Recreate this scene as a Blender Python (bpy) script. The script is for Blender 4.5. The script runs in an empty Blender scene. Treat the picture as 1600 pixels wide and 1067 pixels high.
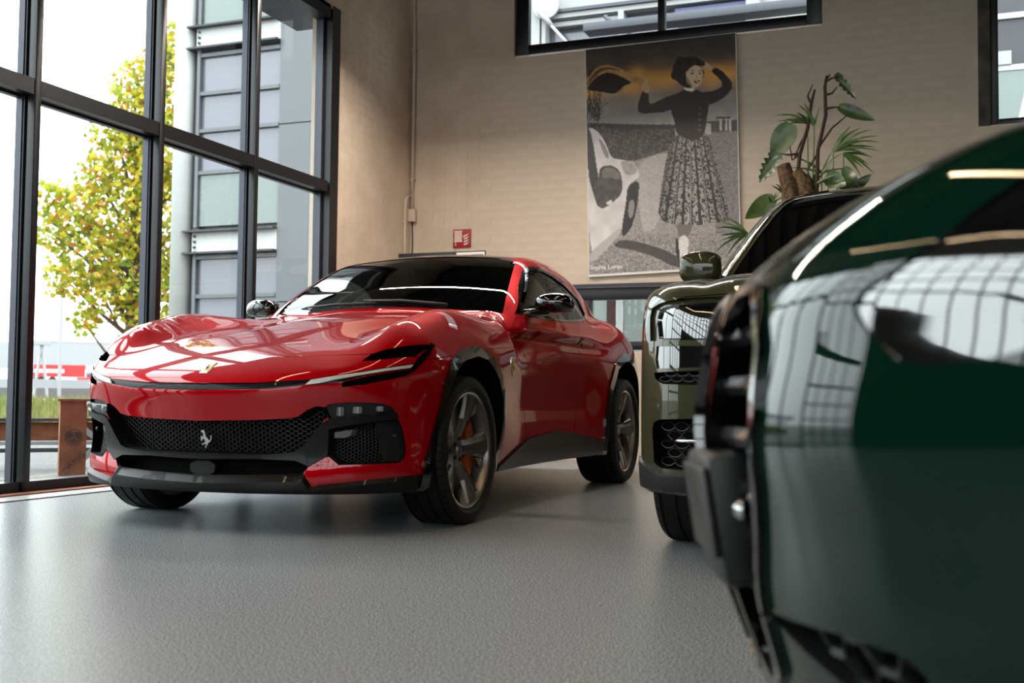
import bpy, bmesh, math, random
import numpy as np
from mathutils import Vector, Matrix
from mathutils.geometry import delaunay_2d_cdt

random.seed(7); rng = np.random.default_rng(7)
scn = bpy.context.scene; COL = scn.collection
# ---------------------------------------------------------------- camera
cam = bpy.data.cameras.new('camera'); CAM = bpy.data.objects.new('camera', cam); COL.objects.link(CAM)
cam.sensor_width = 36; cam.lens = 1764.15 * 36 / 1600; cam.clip_end = 400
_yaw, _pitch, _roll, _h = .373333, .0479552, .0102685, .63987
_f = Vector((-math.sin(_yaw) * math.cos(_pitch), math.cos(_yaw) * math.cos(_pitch), math.sin(_pitch)))
_r0 = Vector((math.cos(_yaw), math.sin(_yaw), 0)); _u0 = _r0.cross(_f)
_r = _r0 * math.cos(_roll) + _u0 * math.sin(_roll); _u = _u0 * math.cos(_roll) - _r0 * math.sin(_roll)
CAM.matrix_world = Matrix(((_r.x, _u.x, -_f.x, 0), (_r.y, _u.y, -_f.y, 0), (_r.z, _u.z, -_f.z, _h), (0, 0, 0, 1)))
cam.dof.use_dof = True; cam.dof.focus_distance = 6.2; cam.dof.aperture_fstop = 3.6
scn.camera = CAM
# ---------------------------------------------------------------- sky and exposure
w = bpy.data.worlds.new('overcast'); scn.world = w; w.use_nodes = True
nt = w.node_tree; bg = nt.nodes['Background']
# CIE overcast sky: three times brighter overhead than at the horizon
_tc = nt.nodes.new('ShaderNodeTexCoord'); _sx = nt.nodes.new('ShaderNodeSeparateXYZ'); _ma = nt.nodes.new('ShaderNodeMath'); _ma.operation = 'MULTIPLY_ADD'; _mx = nt.nodes.new('ShaderNodeMath'); _mx.operation = 'MAXIMUM'
nt.links.new(_tc.outputs['Generated'], _sx.inputs[0]); nt.links.new(_sx.outputs[2], _mx.inputs[0]); _mx.inputs[1].default_value = 0
nt.links.new(_mx.outputs[0], _ma.inputs[0]); _ma.inputs[1].default_value = 5.6; _ma.inputs[2].default_value = 2.8; nt.links.new(_ma.outputs[0], bg.inputs[1])
bg.inputs[0].default_value = (.91, .955, 1, 1)
vs = scn.view_settings; vs.view_transform = 'Standard'; vs.look = 'None'; vs.gamma = 1; vs.use_curve_mapping = False
vs.exposure = 0.6
scn.cycles.max_bounces = 8; scn.cycles.transparent_max_bounces = 16; scn.cycles.caustics_reflective = False; scn.cycles.caustics_refractive = False
# ---------------------------------------------------------------- numeric helpers
def spl(pts):
    """natural cubic spline through (x, v) points, constant-slope outside"""
    P = np.array(sorted(pts), float); x, y = P[:, 0], P[:, 1]; n = len(x)
    if n < 3:
        return lambda t: np.interp(t, x, y)
    h = np.diff(x); A = np.zeros((n, n)); r = np.zeros(n); A[0, 0] = A[-1, -1] = 1
    for i in range(1, n - 1):
        A[i, i - 1] = h[i - 1]; A[i, i] = 2 * (h[i - 1] + h[i]); A[i, i + 1] = h[i]
        r[i] = 6 * ((y[i + 1] - y[i]) / h[i] - (y[i] - y[i - 1]) / h[i - 1])
    M = np.linalg.solve(A, r)

    def f(t):
        t = np.asarray(t, float); tc = np.clip(t, x[0], x[-1])
        k = np.clip(np.searchsorted(x, tc) - 1, 0, n - 2)
        a = (x[k + 1] - tc); b = (tc - x[k]); hk = h[k]
        v = (M[k] * a ** 3 + M[k + 1] * b ** 3) / (6 * hk) + (y[k] / hk - M[k] * hk / 6) * a + (y[k + 1] / hk - M[k + 1] * hk / 6) * b
        s0 = (y[1] - y[0]) / h[0] - h[0] * M[1] / 6; s1 = (y[-1] - y[-2]) / h[-1] + h[-1] * M[-2] / 6
        return v + np.where(t < x[0], (t - x[0]) * s0, 0) + np.where(t > x[-1], (t - x[-1]) * s1, 0)
    return f


def smax(a, b, k):
    h = np.maximum(k - np.abs(a - b), 0) / k
    return np.maximum(a, b) + h * h * k * .25


def smin(a, b, k):
    return -smax(-a, -b, k)


def gau(t, c, w):
    return np.exp(-((t - c) / w) ** 2)


def sstep(t, a, b):
    u = np.clip((t - a) / (b - a), 0, 1)
    return u * u * (3 - 2 * u)


def pip(poly, pts):
    poly = np.asarray(poly); x, y = pts[:, 0], pts[:, 1]; ins = np.zeros(len(pts), bool)
    a = poly; b = np.roll(poly, -1, 0)
    for (x0, y0), (x1, y1) in zip(a, b):
        c = ((y0 > y) != (y1 > y))
        if y1 != y0:
            ins ^= c & (x < (x1 - x0) * (y - y0) / (y1 - y0) + x0)
    return ins


def dens(poly, step, closed=True):
    """resample a polyline densely keeping its corners"""
    P = [np.array(p, float) for p in poly]; out = []
    n = len(P)
    for i in range(n if closed else n - 1):
        a, b = P[i], P[(i + 1) % n]
        m = max(1, int(np.ceil(np.linalg.norm(b - a) / step)))
        out += [a + (b - a) * j / m for j in range(m)]
    if not closed:
        out.append(P[-1])
    return np.array(out)


def smooth_poly(poly, it=2, sharp=()):
    """Chaikin corner cutting of a closed polygon, keeping the listed corners"""
    P = [np.array(p, float) for p in poly]; S = [i in sharp for i in range(len(P))]
    for _ in range(it):
        Q, T = [], []; n = len(P)
        for i in range(n):
            a, p, b = P[i - 1], P[i], P[(i + 1) % n]
            if S[i]:
                Q.append(p); T.append(True)
            else:
                Q += [p * .75 + a * .25, p * .75 + b * .25]; T += [False, False]
        P, S = Q, T
    return np.array(P)


class Skin:
    """closed implicit body F(x, y, z) < 0, star-shaped about a spine along x that ends in a fan at the front"""

    def __init__(s, F, x0, zc, xr, dmax=2.6):
        s.F, s.x0, s.zc, s.xr, s.dmax = F, x0, zc, xr, dmax
        s.S = .7; s.r0 = s.S * np.pi / 2

    def march(s, O, D, t0, t1, n=50, it=26, first=True):
        """first crossing from t0 towards t1 of F through zero"""
        O = np.atleast_2d(O); D = np.atleast_2d(D)
        ts = np.linspace(t0, t1, n); lo = np.full(len(O), np.nan); hi = np.full(len(O), np.nan)
        prev = None
        for k, t in enumerate(ts):
            v = s.F(*(O + D * t).T)
            if k:
                c = (prev * v <= 0) & np.isnan(lo) & (prev != v)
                lo[c] = ts[k - 1]; hi[c] = t
            prev = v
        bad = np.isnan(lo); lo[bad] = t0; hi[bad] = t0
        flo = s.F(*(O + D * lo[:, None]).T)
        for _ in range(it):
            m = (lo + hi) / 2; fm = s.F(*(O + D * m[:, None]).T)
            same = (fm * flo > 0); lo = np.where(same, m, lo); hi = np.where(same, hi, m)
        P = O + D * ((lo + hi) / 2)[:, None]; P[bad] = np.nan
        return P

    def to3(s, uv):
        uv = np.atleast_2d(uv); rho = np.hypot(uv[:, 0], uv[:, 1]); th = np.arctan2(uv[:, 1], uv[:, 0])
        ph = np.minimum(rho / s.S, np.pi / 2)
        D = np.c_[np.cos(ph), np.sin(ph) * np.cos(th), np.sin(ph) * np.sin(th)]
        O = np.c_[s.x0 - np.maximum(rho - s.r0, 0), 0 * rho, 0 * rho + s.zc]
        return s.march(O, D, s.dmax, .02)

    def to2(s, P):
        P = np.atleast_2d(P); x, y, z = P[:, 0] - s.x0, P[:, 1], P[:, 2] - s.zc
        r = np.hypot(y, z); th = np.arctan2(z, y)
        rho = np.where(x > 0, s.S * np.arctan2(r, np.maximum(x, 1e-9)), s.r0 - x)
        return np.c_[rho * np.cos(th), rho * np.sin(th)]

    def front(s, yz):
        yz = np.atleast_2d(yz); return s.march(np.c_[0 * yz[:, 0], yz], [[1., 0, 0]], 1.6, -1.5, 80)

    def side(s, xz, y0=1.5):
        xz = np.atleast_2d(xz); return s.march(np.c_[xz[:, 0], 0 * xz[:, 0], xz[:, 1]], [[0, 1., 0]], y0, 0, 60)

    def top(s, xy):
        xy = np.atleast_2d(xy); return s.march(np.c_[xy, 0 * xy[:, 0]], [[0, 0, 1.]], 2.4, .3, 60)

    def ray(s, O, D, t0=2., t1=12.):
        return s.march(O, D, t0, t1, 400)

    def normal(s, P, e=1.5e-3):
        P = np.atleast_2d(P); G = []
        for i in range(3):
            d = np.zeros(3); d[i] = e
            G.append(s.F(*(P + d).T) - s.F(*(P - d).T))
        G = np.array(G).T
        return G / np.maximum(np.linalg.norm(G, axis=1), 1e-12)[:, None]
# ---------------------------------------------------------------- materials
def srgb(h):
    if isinstance(h, str):
        h = h.lstrip('#'); h = [int(h[i:i + 2], 16) / 255 for i in (0, 2, 4)]
    return [c / 12.92 if c <= .04045 else ((c + .055) / 1.055) ** 2.4 for c in h]


MATS = {}


def mat(name, col, rough=.5, metal=0, coat=0, spec=.5, emit=None, estr=0, alpha=1, trans=0, ior=1.5, coat_rough=.02):
    m = bpy.data.materials.new(name); m.use_nodes = True; b = m.node_tree.nodes['Principled BSDF']
    b.inputs['Base Color'].default_value = (*srgb(col), 1); b.inputs['Roughness'].default_value = rough
    b.inputs['Metallic'].default_value = metal; b.inputs['Coat Weight'].default_value = coat; b.inputs['Coat Roughness'].default_value = coat_rough
    b.inputs['Specular IOR Level'].default_value = spec; b.inputs['IOR'].default_value = ior
    b.inputs['Transmission Weight'].default_value = trans
    if emit:
        b.inputs['Emission Color'].default_value = (*srgb(emit), 1); b.inputs['Emission Strength'].default_value = estr
    MATS[name] = m
    return m


def nodes(m):
    n = m.node_tree.nodes; l = m.node_tree.links
    return n, l, n['Principled BSDF']


def noise(m, scale, c0, c1, lo=.35, hi=.65, detail=4, bump=0, coord='Object', rough=None, vec_scale=None, bump_dist=.01):
    n, l, b = nodes(m)
    tc = n.new('ShaderNodeTexCoord'); mp = n.new('ShaderNodeMapping'); nz = n.new('ShaderNodeTexNoise'); cr = n.new('ShaderNodeValToRGB')
    if vec_scale: mp.inputs['Scale'].default_value = vec_scale
    l.new(tc.outputs[coord], mp.inputs[0]); l.new(mp.outputs[0], nz.inputs['Vector'])
    nz.inputs['Scale'].default_value = scale; nz.inputs['Detail'].default_value = detail
    cr.color_ramp.elements[0].position = lo; cr.color_ramp.elements[1].position = hi
    cr.color_ramp.elements[0].color = (*srgb(c0), 1); cr.color_ramp.elements[1].color = (*srgb(c1), 1)
    l.new(nz.outputs['Fac'], cr.inputs[0]); l.new(cr.outputs[0], b.inputs['Base Color'])
    if bump:
        bp = n.new('ShaderNodeBump'); bp.inputs['Strength'].default_value = bump; bp.inputs['Distance'].default_value = bump_dist
        l.new(nz.outputs['Fac'], bp.inputs['Height']); l.new(bp.outputs[0], b.inputs['Normal'])
    return nz


def glassmat(name, tint, refl_ior=1.5, rough=0.0):
    """thin pane: clear or tinted transmission plus a Fresnel mirror"""
    m = bpy.data.materials.new(name); m.use_nodes = True; n = m.node_tree.nodes; l = m.node_tree.links
    n.clear(); o = n.new('ShaderNodeOutputMaterial'); mx = n.new('ShaderNodeMixShader'); t = n.new('ShaderNodeBsdfTransparent'); g = n.new('ShaderNodeBsdfGlossy'); f = n.new('ShaderNodeFresnel')
    t.inputs[0].default_value = (*srgb(tint), 1); g.inputs['Roughness'].default_value = rough; f.inputs[0].default_value = refl_ior
    l.new(f.outputs[0], mx.inputs[0]); l.new(t.outputs[0], mx.inputs[1]); l.new(g.outputs[0], mx.inputs[2]); l.new(mx.outputs[0], o.inputs[0])
    MATS[name] = m
    return m


RED = mat('red_metallic_paint', '#a4000c', .42, .35, .9, 0)
BLK = mat('gloss_black', '#060606', .12, 0, 1)
CARB = mat('satin_carbon', '#0b0a0a', .42, 0, .10, .18)
DARK = mat('dark_void', '#040404', .8, 0, 0, .1)
PLAS = mat('black_plastic', '#101011', .5)
RUB = mat('tyre_rubber', '#0b0b0c', .62, 0, 0, .35)
GUN = mat('gunmetal_alloy', '#77736e', .32, .9)
SILV = mat('machined_alloy', '#d8d4cd', .24, 1)
CHROME = mat('chrome', '#e6e6e6', .06, 1)
LENSG = mat('lamp_lens_grey', '#8e9092', .15, .3, 1)
DRL = mat('light_guide', '#c6c4be', .3, 0, 1)
SCREEN = glassmat('tinted_windscreen', '#6f7a78', 1.75)
SIDEG = glassmat('tinted_side_glass', '#34382f', 1.7)
CABIN = mat('cabin_dark', '#0c0d0d', .7)
YEL = mat('badge_yellow', '#e8c21a', .35, 0, .5)
STRIP = mat('nose_strip_black', '#050505', .3, 0, .15, .12)
# ---------------------------------------------------------------- object helpers
def link(name, me, m=None, parent=None, label=None):
    o = bpy.data.objects.new(name, me); COL.objects.link(o)
    if m is not None:
        for k in (m if isinstance(m, (list, tuple)) else [m]):
            me.materials.append(k)
    if parent is not None: o.parent = parent
    if label: o['label'] = label
    return o


def thing(name, label, cat, loc=(0, 0, 0), rotz=0, group=None):
    o = bpy.data.objects.new(name, None); COL.objects.link(o); o.location = loc; o.rotation_euler = (0, 0, rotz)
    o.empty_display_size = .1; o['label'] = label; o['category'] = cat
    if group: o['group'] = group
    return o


def tag(o, label=None, cat=None, group=None, kind=None):
    for k, v in (('label', label), ('category', cat), ('group', group), ('kind', kind)):
        if v: o[k] = v
    return o


def mesh(name, V, F, smooth=False, mi=None):
    me = bpy.data.meshes.new(name); me.from_pydata([tuple(map(float, v)) for v in V], [], [tuple(map(int, f)) for f in F]); me.update()
    if smooth: me.polygons.foreach_set('use_smooth', [True] * len(me.polygons))
    if mi is not None: me.polygons.foreach_set('material_index', list(map(int, mi)))
    return me


class MB:
    """collects simple solids into one mesh"""

    def __init__(s): s.V, s.F = [], []

    def add(s, V, F):
        n = len(s.V); s.V += [tuple(v) for v in V]; s.F += [tuple(i + n for i in f) for f in F]; return s

    def box(s, a, b, bev=0):
        (x0, y0, z0), (x1, y1, z1) = a, b
        if not bev:
            return s.add([(x0, y0, z0), (x1, y0, z0), (x1, y1, z0), (x0, y1, z0), (x0, y0, z1), (x1, y0, z1), (x1, y1, z1), (x0, y1, z1)],
                         [(0, 3, 2, 1), (4, 5, 6, 7), (0, 1, 5, 4), (1, 2, 6, 5), (2, 3, 7, 6), (3, 0, 4, 7)])
        bm = bmesh.new(); bmesh.ops.create_cube(bm, size=1, matrix=Matrix.Translation(((x0 + x1) / 2, (y0 + y1) / 2, (z0 + z1) / 2)) @ Matrix.Diagonal((x1 - x0, y1 - y0, z1 - z0, 1)))
        bmesh.ops.bevel(bm, geom=bm.edges[:], offset=bev, segments=2, affect='EDGES', profile=.5)
        bm.verts.index_update(); s.add([v.co[:] for v in bm.verts], [[v.index for v in f.verts] for f in bm.faces]); bm.free(); return s

    def tube(s, pts, r, n=10, cap=True):
        P = [Vector(p) for p in pts]; R = r if isinstance(r, (list, tuple)) else [r] * len(P); V, F = [], []
        t0 = (P[1] - P[0]).normalized(); a = t0.orthogonal().normalized()
        for i, p in enumerate(P):
            t = (P[min(i + 1, len(P) - 1)] - P[max(i - 1, 0)]).normalized(); a = (a - t * a.dot(t)).normalized(); b = t.cross(a)
            for k in range(n):
                th = 2 * math.pi * k / n; V.append(p + (a * math.cos(th) + b * math.sin(th)) * R[i])
        for i in range(len(P) - 1):
            for k in range(n):
                k2 = (k + 1) % n; F.append((i * n + k, i * n + k2, (i + 1) * n + k2, (i + 1) * n + k))
        if cap:
            F.append(tuple(range(n))[::-1]); F.append(tuple((len(P) - 1) * n + k for k in range(n)))
        return s.add(V, F)

    def lathe(s, prof, n=48, axis=1, c=(0, 0, 0), closed=False):
        """profile (radius, along-axis) spun about an axis through c"""
        V, F = [], []; m = len(prof)
        for k in range(n):
            th = 2 * math.pi * k / n; cs, sn = math.cos(th), math.sin(th)
            for r, h in prof:
                p = [0, 0, 0]; p[axis] = h; p[(axis + 1) % 3] = r * cs; p[(axis + 2) % 3] = r * sn
                V.append((p[0] + c[0], p[1] + c[1], p[2] + c[2]))
        for k in range(n):
            k2 = (k + 1) % n
            for i in range(m if closed else m - 1):
                j = (i + 1) % m; F.append((k * m + i, k * m + j, k2 * m + j, k2 * m + i))
        return s.add(V, F)

    def prism(s, poly, fn0, fn1):
        """2-D polygon -> solid between two placements"""
        n = len(poly); V = [fn0(*p) for p in poly] + [fn1(*p) for p in poly]
        return s.add(V, [tuple(range(n))[::-1], tuple(range(n, 2 * n))] + [(i, (i + 1) % n, n + (i + 1) % n, n + i) for i in range(n)])

    def build(s, name, m, parent=None, smooth=False, label=None, auto=None):
        me = mesh(name, s.V, s.F, smooth or auto is not None)
        if auto is not None:
            sharp(me, auto)
        return link(name, me, m, parent, label)


def sharp(me, ang):
    bm = bmesh.new(); bm.from_mesh(me); bmesh.ops.recalc_face_normals(bm, faces=bm.faces[:])
    for e in bm.edges:
        e.smooth = not (len(e.link_faces) != 2 or e.calc_face_angle(0) > math.radians(ang))
    bm.to_mesh(me); bm.free()


def fill2d(poly, step=None, holes=()):
    """triangulate a 2-D polygon (with holes) -> pts, tris"""
    V = [Vector(p[:2]) for p in poly]; E = [(i, (i + 1) % len(poly)) for i in range(len(poly))]; loops = [np.array(poly)[:, :2]]
    for h in holes:
        n = len(V); V += [Vector(p[:2]) for p in h]; E += [(n + i, n + (i + 1) % len(h)) for i in range(len(h))]; loops.append(np.array(h)[:, :2])
    if step:
        P = loops[0]; g = np.stack(np.meshgrid(np.arange(P[:, 0].min(), P[:, 0].max(), step), np.arange(P[:, 1].min(), P[:, 1].max(), step)), -1).reshape(-1, 2)
        g = g[pip(P, g)]; V += [Vector(p) for p in g]
    vs_, es_, fs_, *_ = delaunay_2d_cdt(V, E, [], 0, 1e-7)
    pts = np.array([v[:] for v in vs_]); T = np.array([f for f in fs_]); c = pts[T].mean(1)
    ok = pip(loops[0], c)
    for h in loops[1:]: ok &= ~pip(h, c)
    return pts, T[ok]


class Panels:
    """cuts a Skin into named regions along 3-D loops and makes meshes of them (both sides mirrored)"""

    def __init__(s, B, regions, rings, dth, vmin=None):
        s.B = B; pts = [(0., 0.)]; R = rings[-1]; keep = []
        for r in rings[1:]:
            n = max(4, int(math.pi * min(math.sin(min(r / B.S, math.pi / 2)), 1) / dth)); th = np.linspace(-math.pi / 2, math.pi / 2, n + 1)
            q = np.c_[r * np.cos(th), r * np.sin(th)]; q[0, 0] = q[-1, 0] = 0; pts += [tuple(p) for p in q]
        pts = np.array(pts); s.loops = {}; fv, fe = [], []
        for name, L3 in regions.items():
            if L3.shape[1] == 2: uv = L3
            else:
                uv = B.to2(L3); uv[np.abs(L3[:, 1]) < 1e-6, 0] = 0
            s.loops[name] = uv
            o = len(fv); fv += [tuple(p) for p in uv]; n = len(uv); fe += [(o + i, o + (i + 1) % n) for i in range(n)]
        fv = np.array(fv).reshape(-1, 2)
        onb = (pts[:, 0] == 0) | (np.hypot(*pts.T) > R - 1e-6)
        if len(fv):
            d = np.full(len(pts), 9.)
            for k in range(0, len(fv), 400): d = np.minimum(d, np.hypot(pts[:, None, 0] - fv[None, k:k + 400, 0], pts[:, None, 1] - fv[None, k:k + 400, 1]).min(1))
            pts = pts[onb | (d > .006)]; onb = (pts[:, 0] == 0) | (np.hypot(*pts.T) > R - 1e-6)
        # outline edges: axis sorted by v, then the arc
        ax = [i for i in range(len(pts)) if pts[i, 0] == 0]; nf = len(fv); allp = np.vstack([fv, pts]) if nf else pts
        axis_ids = [nf + i for i in ax] + [i for i in range(nf) if fv[i, 0] == 0]; axis_ids.sort(key=lambda i: allp[i, 1])
        arc = sorted([nf + i for i in range(len(pts)) if onb[i] and np.hypot(*pts[i]) > R - 1e-6], key=lambda i: math.atan2(allp[i, 1], allp[i, 0]))
        E = fe + list(zip(axis_ids[:-1], axis_ids[1:])) + list(zip(arc[:-1], arc[1:]))
        vs_, es_, fs_, *_ = delaunay_2d_cdt([Vector(p) for p in allp], E, [], 0, 1e-6)
        s.uv = np.array([v[:] for v in vs_]); s.T = np.array(list(fs_)); s.P = B.to3(s.uv)
        bad = np.isnan(s.P).any(1)
        if bad.any(): s.P[bad] = 0
        s.P[np.abs(s.uv[:, 0]) < 1e-5, 1] = 0
        s.N = B.normal(s.P); c = s.uv[s.T].mean(1); s.reg = np.zeros(len(s.T), int); s.names = ['body'] + list(regions)
        gn = np.cross(s.P[s.T[:, 1]] - s.P[s.T[:, 0]], s.P[s.T[:, 2]] - s.P[s.T[:, 0]]); flip = (gn * s.N[s.T].mean(1)).sum(1) < 0
        s.T[flip] = s.T[flip][:, [0, 2, 1]]; s.cen = s.P[s.T].mean(1)
        todo = np.ones(len(s.T), bool) & ~bad[s.T].any(1)
        s.reg[~todo] = -1
        for k, name in enumerate(regions):
            i = todo & pip(s.loops[name], c); s.reg[i] = k + 1; todo &= ~i

    def faces(s, names):
        ids = [s.names.index(n) for n in ([names] if isinstance(names, str) else names)]
        return s.T[np.isin(s.reg, ids)]

    def make(s, name, regs, m, parent, push=0., direction=None, wall=None, sides=(1, -1), label=None, sel=None, wallback=0., mi=None):
        """region mesh; moved by push along direction (or its normals), with walls back to the surface when wall is set"""
        T = s.faces(regs)
        if sel is not None: T = T[sel(s.P[T].mean(1), s.N[T].mean(1))]
        used = np.unique(T); idx = -np.ones(len(s.P), int); idx[used] = np.arange(len(used)); T = idx[T]; P0 = s.P[used]; N0 = s.N[used]
        D = N0 if direction is None else np.tile(np.array(direction, float), (len(P0), 1))
        P1 = P0 + D * push
        V, F, NV, MI = [], [], [], []
        cnt = {}
        for t in T:
            for a, b in ((t[0], t[1]), (t[1], t[2]), (t[2], t[0])):
                cnt[(a, b)] = cnt.get((a, b), 0) + 1
        edge = [(a, b) for (a, b) in cnt if (b, a) not in cnt and not (abs(P0[a, 1]) < 1e-6 and abs(P0[b, 1]) < 1e-6)]
        for sg in sides:
            o = len(V); M = np.array([1, sg, 1.])
            V += list(P1 * M); NV += list(N0 * M)
            F += [tuple(o + t) if sg > 0 else (o + t[0], o + t[2], o + t[1]) for t in T]; MI += [0] * len(T)
            if wall is not None:
                mp = {}
                for a, b in edge:
                    for v in (a, b):
                        if v not in mp:
                            mp[v] = len(V); V += [P1[v] * M, (P0[v] + D[v] * wallback) * M]; NV += [N0[v] * M] * 2
                    q = (mp[a], mp[b], mp[b] + 1, mp[a] + 1); q = q if push < 0 else q[::-1]
                    q = q[::-1] if push < 0 else q
                    F.append(q if sg > 0 else q[::-1]); MI.append(1)
        if mi is not None:
            MI = [mi(np.array([V[i] for i in f]).mean(0), NV[f[0]]) if k == 0 else k for f, k in zip(F, MI)]
        me = mesh(name, V, F, True, MI)
        ln = []
        for p, k in zip(F, MI):
            ln += [tuple(NV[i]) for i in p] if k != 1 or wall is None else [(0, 0, 0)] * len(p)
        me.normals_split_custom_set(ln)
        mats = [m] if wall is None else [m, wall]
        if isinstance(m, (list, tuple)): mats = list(m)
        return link(name, me, mats, parent, label)
# ---------------------------------------------------------------- the hall
def struct(o, label=None):
    o['kind'] = 'structure'
    if label: o['label'] = label
    return o


WALL = mat('painted_block', '#d0bda2', .75); noise(WALL, 3.0, '#cbbca8', '#d8cab7', bump=.15, bump_dist=.004)
FLOOR = mat('epoxy_floor', '#6f716d', .2, 0, 0, .1)
n_, l_, b_ = nodes(FLOOR)
tc = n_.new('ShaderNodeTexCoord'); v1 = n_.new('ShaderNodeTexNoise'); v1.inputs['Scale'].default_value = 170; v1.inputs['Detail'].default_value = 2; l_.new(tc.outputs['Object'], v1.inputs['Vector'])
r1 = n_.new('ShaderNodeValToRGB'); r1.color_ramp.elements[0].position = .36; r1.color_ramp.elements[0].color = (*srgb('#474c50'), 1); r1.color_ramp.elements[1].position = .66; r1.color_ramp.elements[1].color = (*srgb('#b4babe'), 1); l_.new(v1.outputs['Fac'], r1.inputs[0])
v2 = n_.new('ShaderNodeTexNoise'); v2.inputs['Scale'].default_value = 1.3; v2.inputs['Detail'].default_value = 6; l_.new(tc.outputs['Object'], v2.inputs['Vector'])
r2 = n_.new('ShaderNodeValToRGB'); r2.color_ramp.elements[0].position = .3; r2.color_ramp.elements[0].color = (.97, .97, .97, 1); r2.color_ramp.elements[1].position = .7; r2.color_ramp.elements[1].color = (1, 1, 1, 1); l_.new(v2.outputs['Fac'], r2.inputs[0])
mm = n_.new('ShaderNodeMix'); mm.data_type = 'RGBA'; mm.blend_type = 'MULTIPLY'; mm.inputs[0].default_value = 1; l_.new(r1.outputs[0], mm.inputs[6]); l_.new(r2.outputs[0], mm.inputs[7]); l_.new(mm.outputs[2], b_.inputs['Base Color'])
mr_ = n_.new('ShaderNodeMapRange'); mr_.inputs[3].default_value = .245; mr_.inputs[4].default_value = .265; l_.new(v2.outputs['Fac'], mr_.inputs[0]); l_.new(mr_.outputs[0], b_.inputs['Roughness'])
bp_ = n_.new('ShaderNodeBump'); bp_.inputs['Strength'].default_value = .25; bp_.inputs['Distance'].default_value = .002; l_.new(v1.outputs['Fac'], bp_.inputs['Height']); l_.new(bp_.outputs[0], b_.inputs['Normal'])
FRAME = mat('black_steel_frame', '#17181b', .35, .3); FRAME2 = mat('frame_grey_bead', '#3b3e46', .35, .5)
PANE = glassmat('window_glass', '#e9efec', 1.5)
CEIL = mat('steel_deck_ceiling', '#4a4a48', .5, .2); CONC = mat('dark_concrete', '#4d4840', .85); noise(CONC, 6, '#3a362f', '#5d574d', bump=.2)
CORT = mat('corten_steel', '#8a4a2c', .8); noise(CORT, 9, '#5f2f1a', '#7d4a2d', bump=.15)
LED = mat('led_strip', '#ffffff', .5, emit='#ffdcae', estr=20); LED2 = mat('led_strip_bright', '#ffffff', .5, emit='#ffeede', estr=235)
WHITE = mat('white_plastic', '#d9d4c8', .5)

XL, YB, ZC, YR, XR = -5.36, 10.7, 5.9, -6.5, 6.5
floor = struct(MB().box((XL - .02, YR - .2, -.12), (XR + .2, YB + .2, 0)).build('floor', FLOOR))
# back wall with its openings, cut into solid blocks round them
UW = (-4.203, -1.12, 4.12, 5.02); LW = (-4.6, .1, 1.085, 1.735); RW = (.22, 3.4, 3.06, 5.6)
xs_ = sorted({XL - .3, UW[0], UW[1], LW[0], LW[1], RW[0], RW[1], XR + .2}); zs_ = sorted({0, UW[2], UW[3], LW[2], LW[3], RW[2], RW[3], ZC})
wb = MB()
inside = lambda x, z: any(a < x < b and c < z < d for a, b, c, d in (UW, LW, RW))
for i in range(len(xs_) - 1):
    k = 0
    while k < len(zs_) - 1:
        if inside((xs_[i] + xs_[i + 1]) / 2, (zs_[k] + zs_[k + 1]) / 2): k += 1; continue
        j = k
        while j + 1 < len(zs_) - 1 and not inside((xs_[i] + xs_[i + 1]) / 2, (zs_[j + 1] + zs_[j + 2]) / 2): j += 1
        wb.box((xs_[i], YB + .0022, zs_[k]), (xs_[i + 1], YB + .30, zs_[j + 1])); k = j + 1
wall_back = struct(wb.build('wall_back', WALL))
# painted bricks standing proud of their joints
BL, BH = .262, .0885
cells = []
for r in range(int(ZC / BH)):
    z = r * BH; x = XL + .004 - (BL / 2 if r % 2 else 0)
    while x < 5.6:
        x0, x1 = max(x, XL + .004) + .004, x + BL - .004
        if x1 - x0 > .05 and not any(a - .0 < x1 and x0 < b and c < z + BH - .008 and z < d for a, b, c, d in (UW, LW, RW)): cells.append((x0, x1, z + .004, z + BH - .004))
        x += BL
seen = []
for c in cells:
    x, z = (c[0] + c[1]) / 2, (c[2] + c[3]) / 2
    full = abs(c[1] - c[0] - BL + .008) < 1e-6; behind = -3.40 < x < -1.9 and 1.8 < z < 4.12
    vis = z > 1.75 and x < .2 and z < 4.95 and not behind and not (x > -1.1 and z < 2.0 + (x + 1.1) * .9)
    if full and vis: seen.append((math.hypot(x, YB), c))
seen.sort(); pick = {c for _, c in seen[:300]}
bme = MB().box((-BL / 2 + .003, 0, -BH / 2 + .003), (BL / 2 - .003, .008, BH / 2 - .003)); bme = mesh('brick', bme.V, bme.F); bme.materials.append(WALL)
rest = MB()
for c in cells:
    if c in pick:
        o = bpy.data.objects.new('brick', bme); COL.objects.link(o); o.parent = wall_back
        o.location = ((c[0] + c[1]) / 2, YB + rng.uniform(-.0002, .0012), (c[2] + c[3]) / 2)
    else: rest.box((c[0], YB - .0005, c[2]), (c[1], YB + .006, c[3]))
rest.build('brickwork', WALL, wall_back)['kind'] = 'stuff'
# short return of the left wall between glazing and corner
wl = struct(MB().box((XL - .30, 9.165, 0), (XL - .004, YB + .3, ZC)).build('wall_left', WALL)); rest = MB()
for r in range(int(ZC / BH)):
    y = 9.165 - (BL / 2 if r % 2 else 0)
    while y < YB:
        y0, y1 = max(y + .004, 9.165), min(y + BL - .004, YB - .002)
        if y1 - y0 > .03: rest.box((XL - .006, y0, r * BH + .003), (XL - .0022, y1, r * BH + BH - .003))
        y += BL
rest.build('brickwork', WALL, wl)['kind'] = 'stuff'
struct(MB().box((XL - .3, YR - .2, 4.22), (XL, 9.165, ZC)).build('wall_left_upper', WALL))
struct(MB().box((XR, YR - .2, 0), (XR + .2, YB, ZC)).build('wall_right', mat('dark_right_wall', '#4a443c', .8)))
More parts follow.
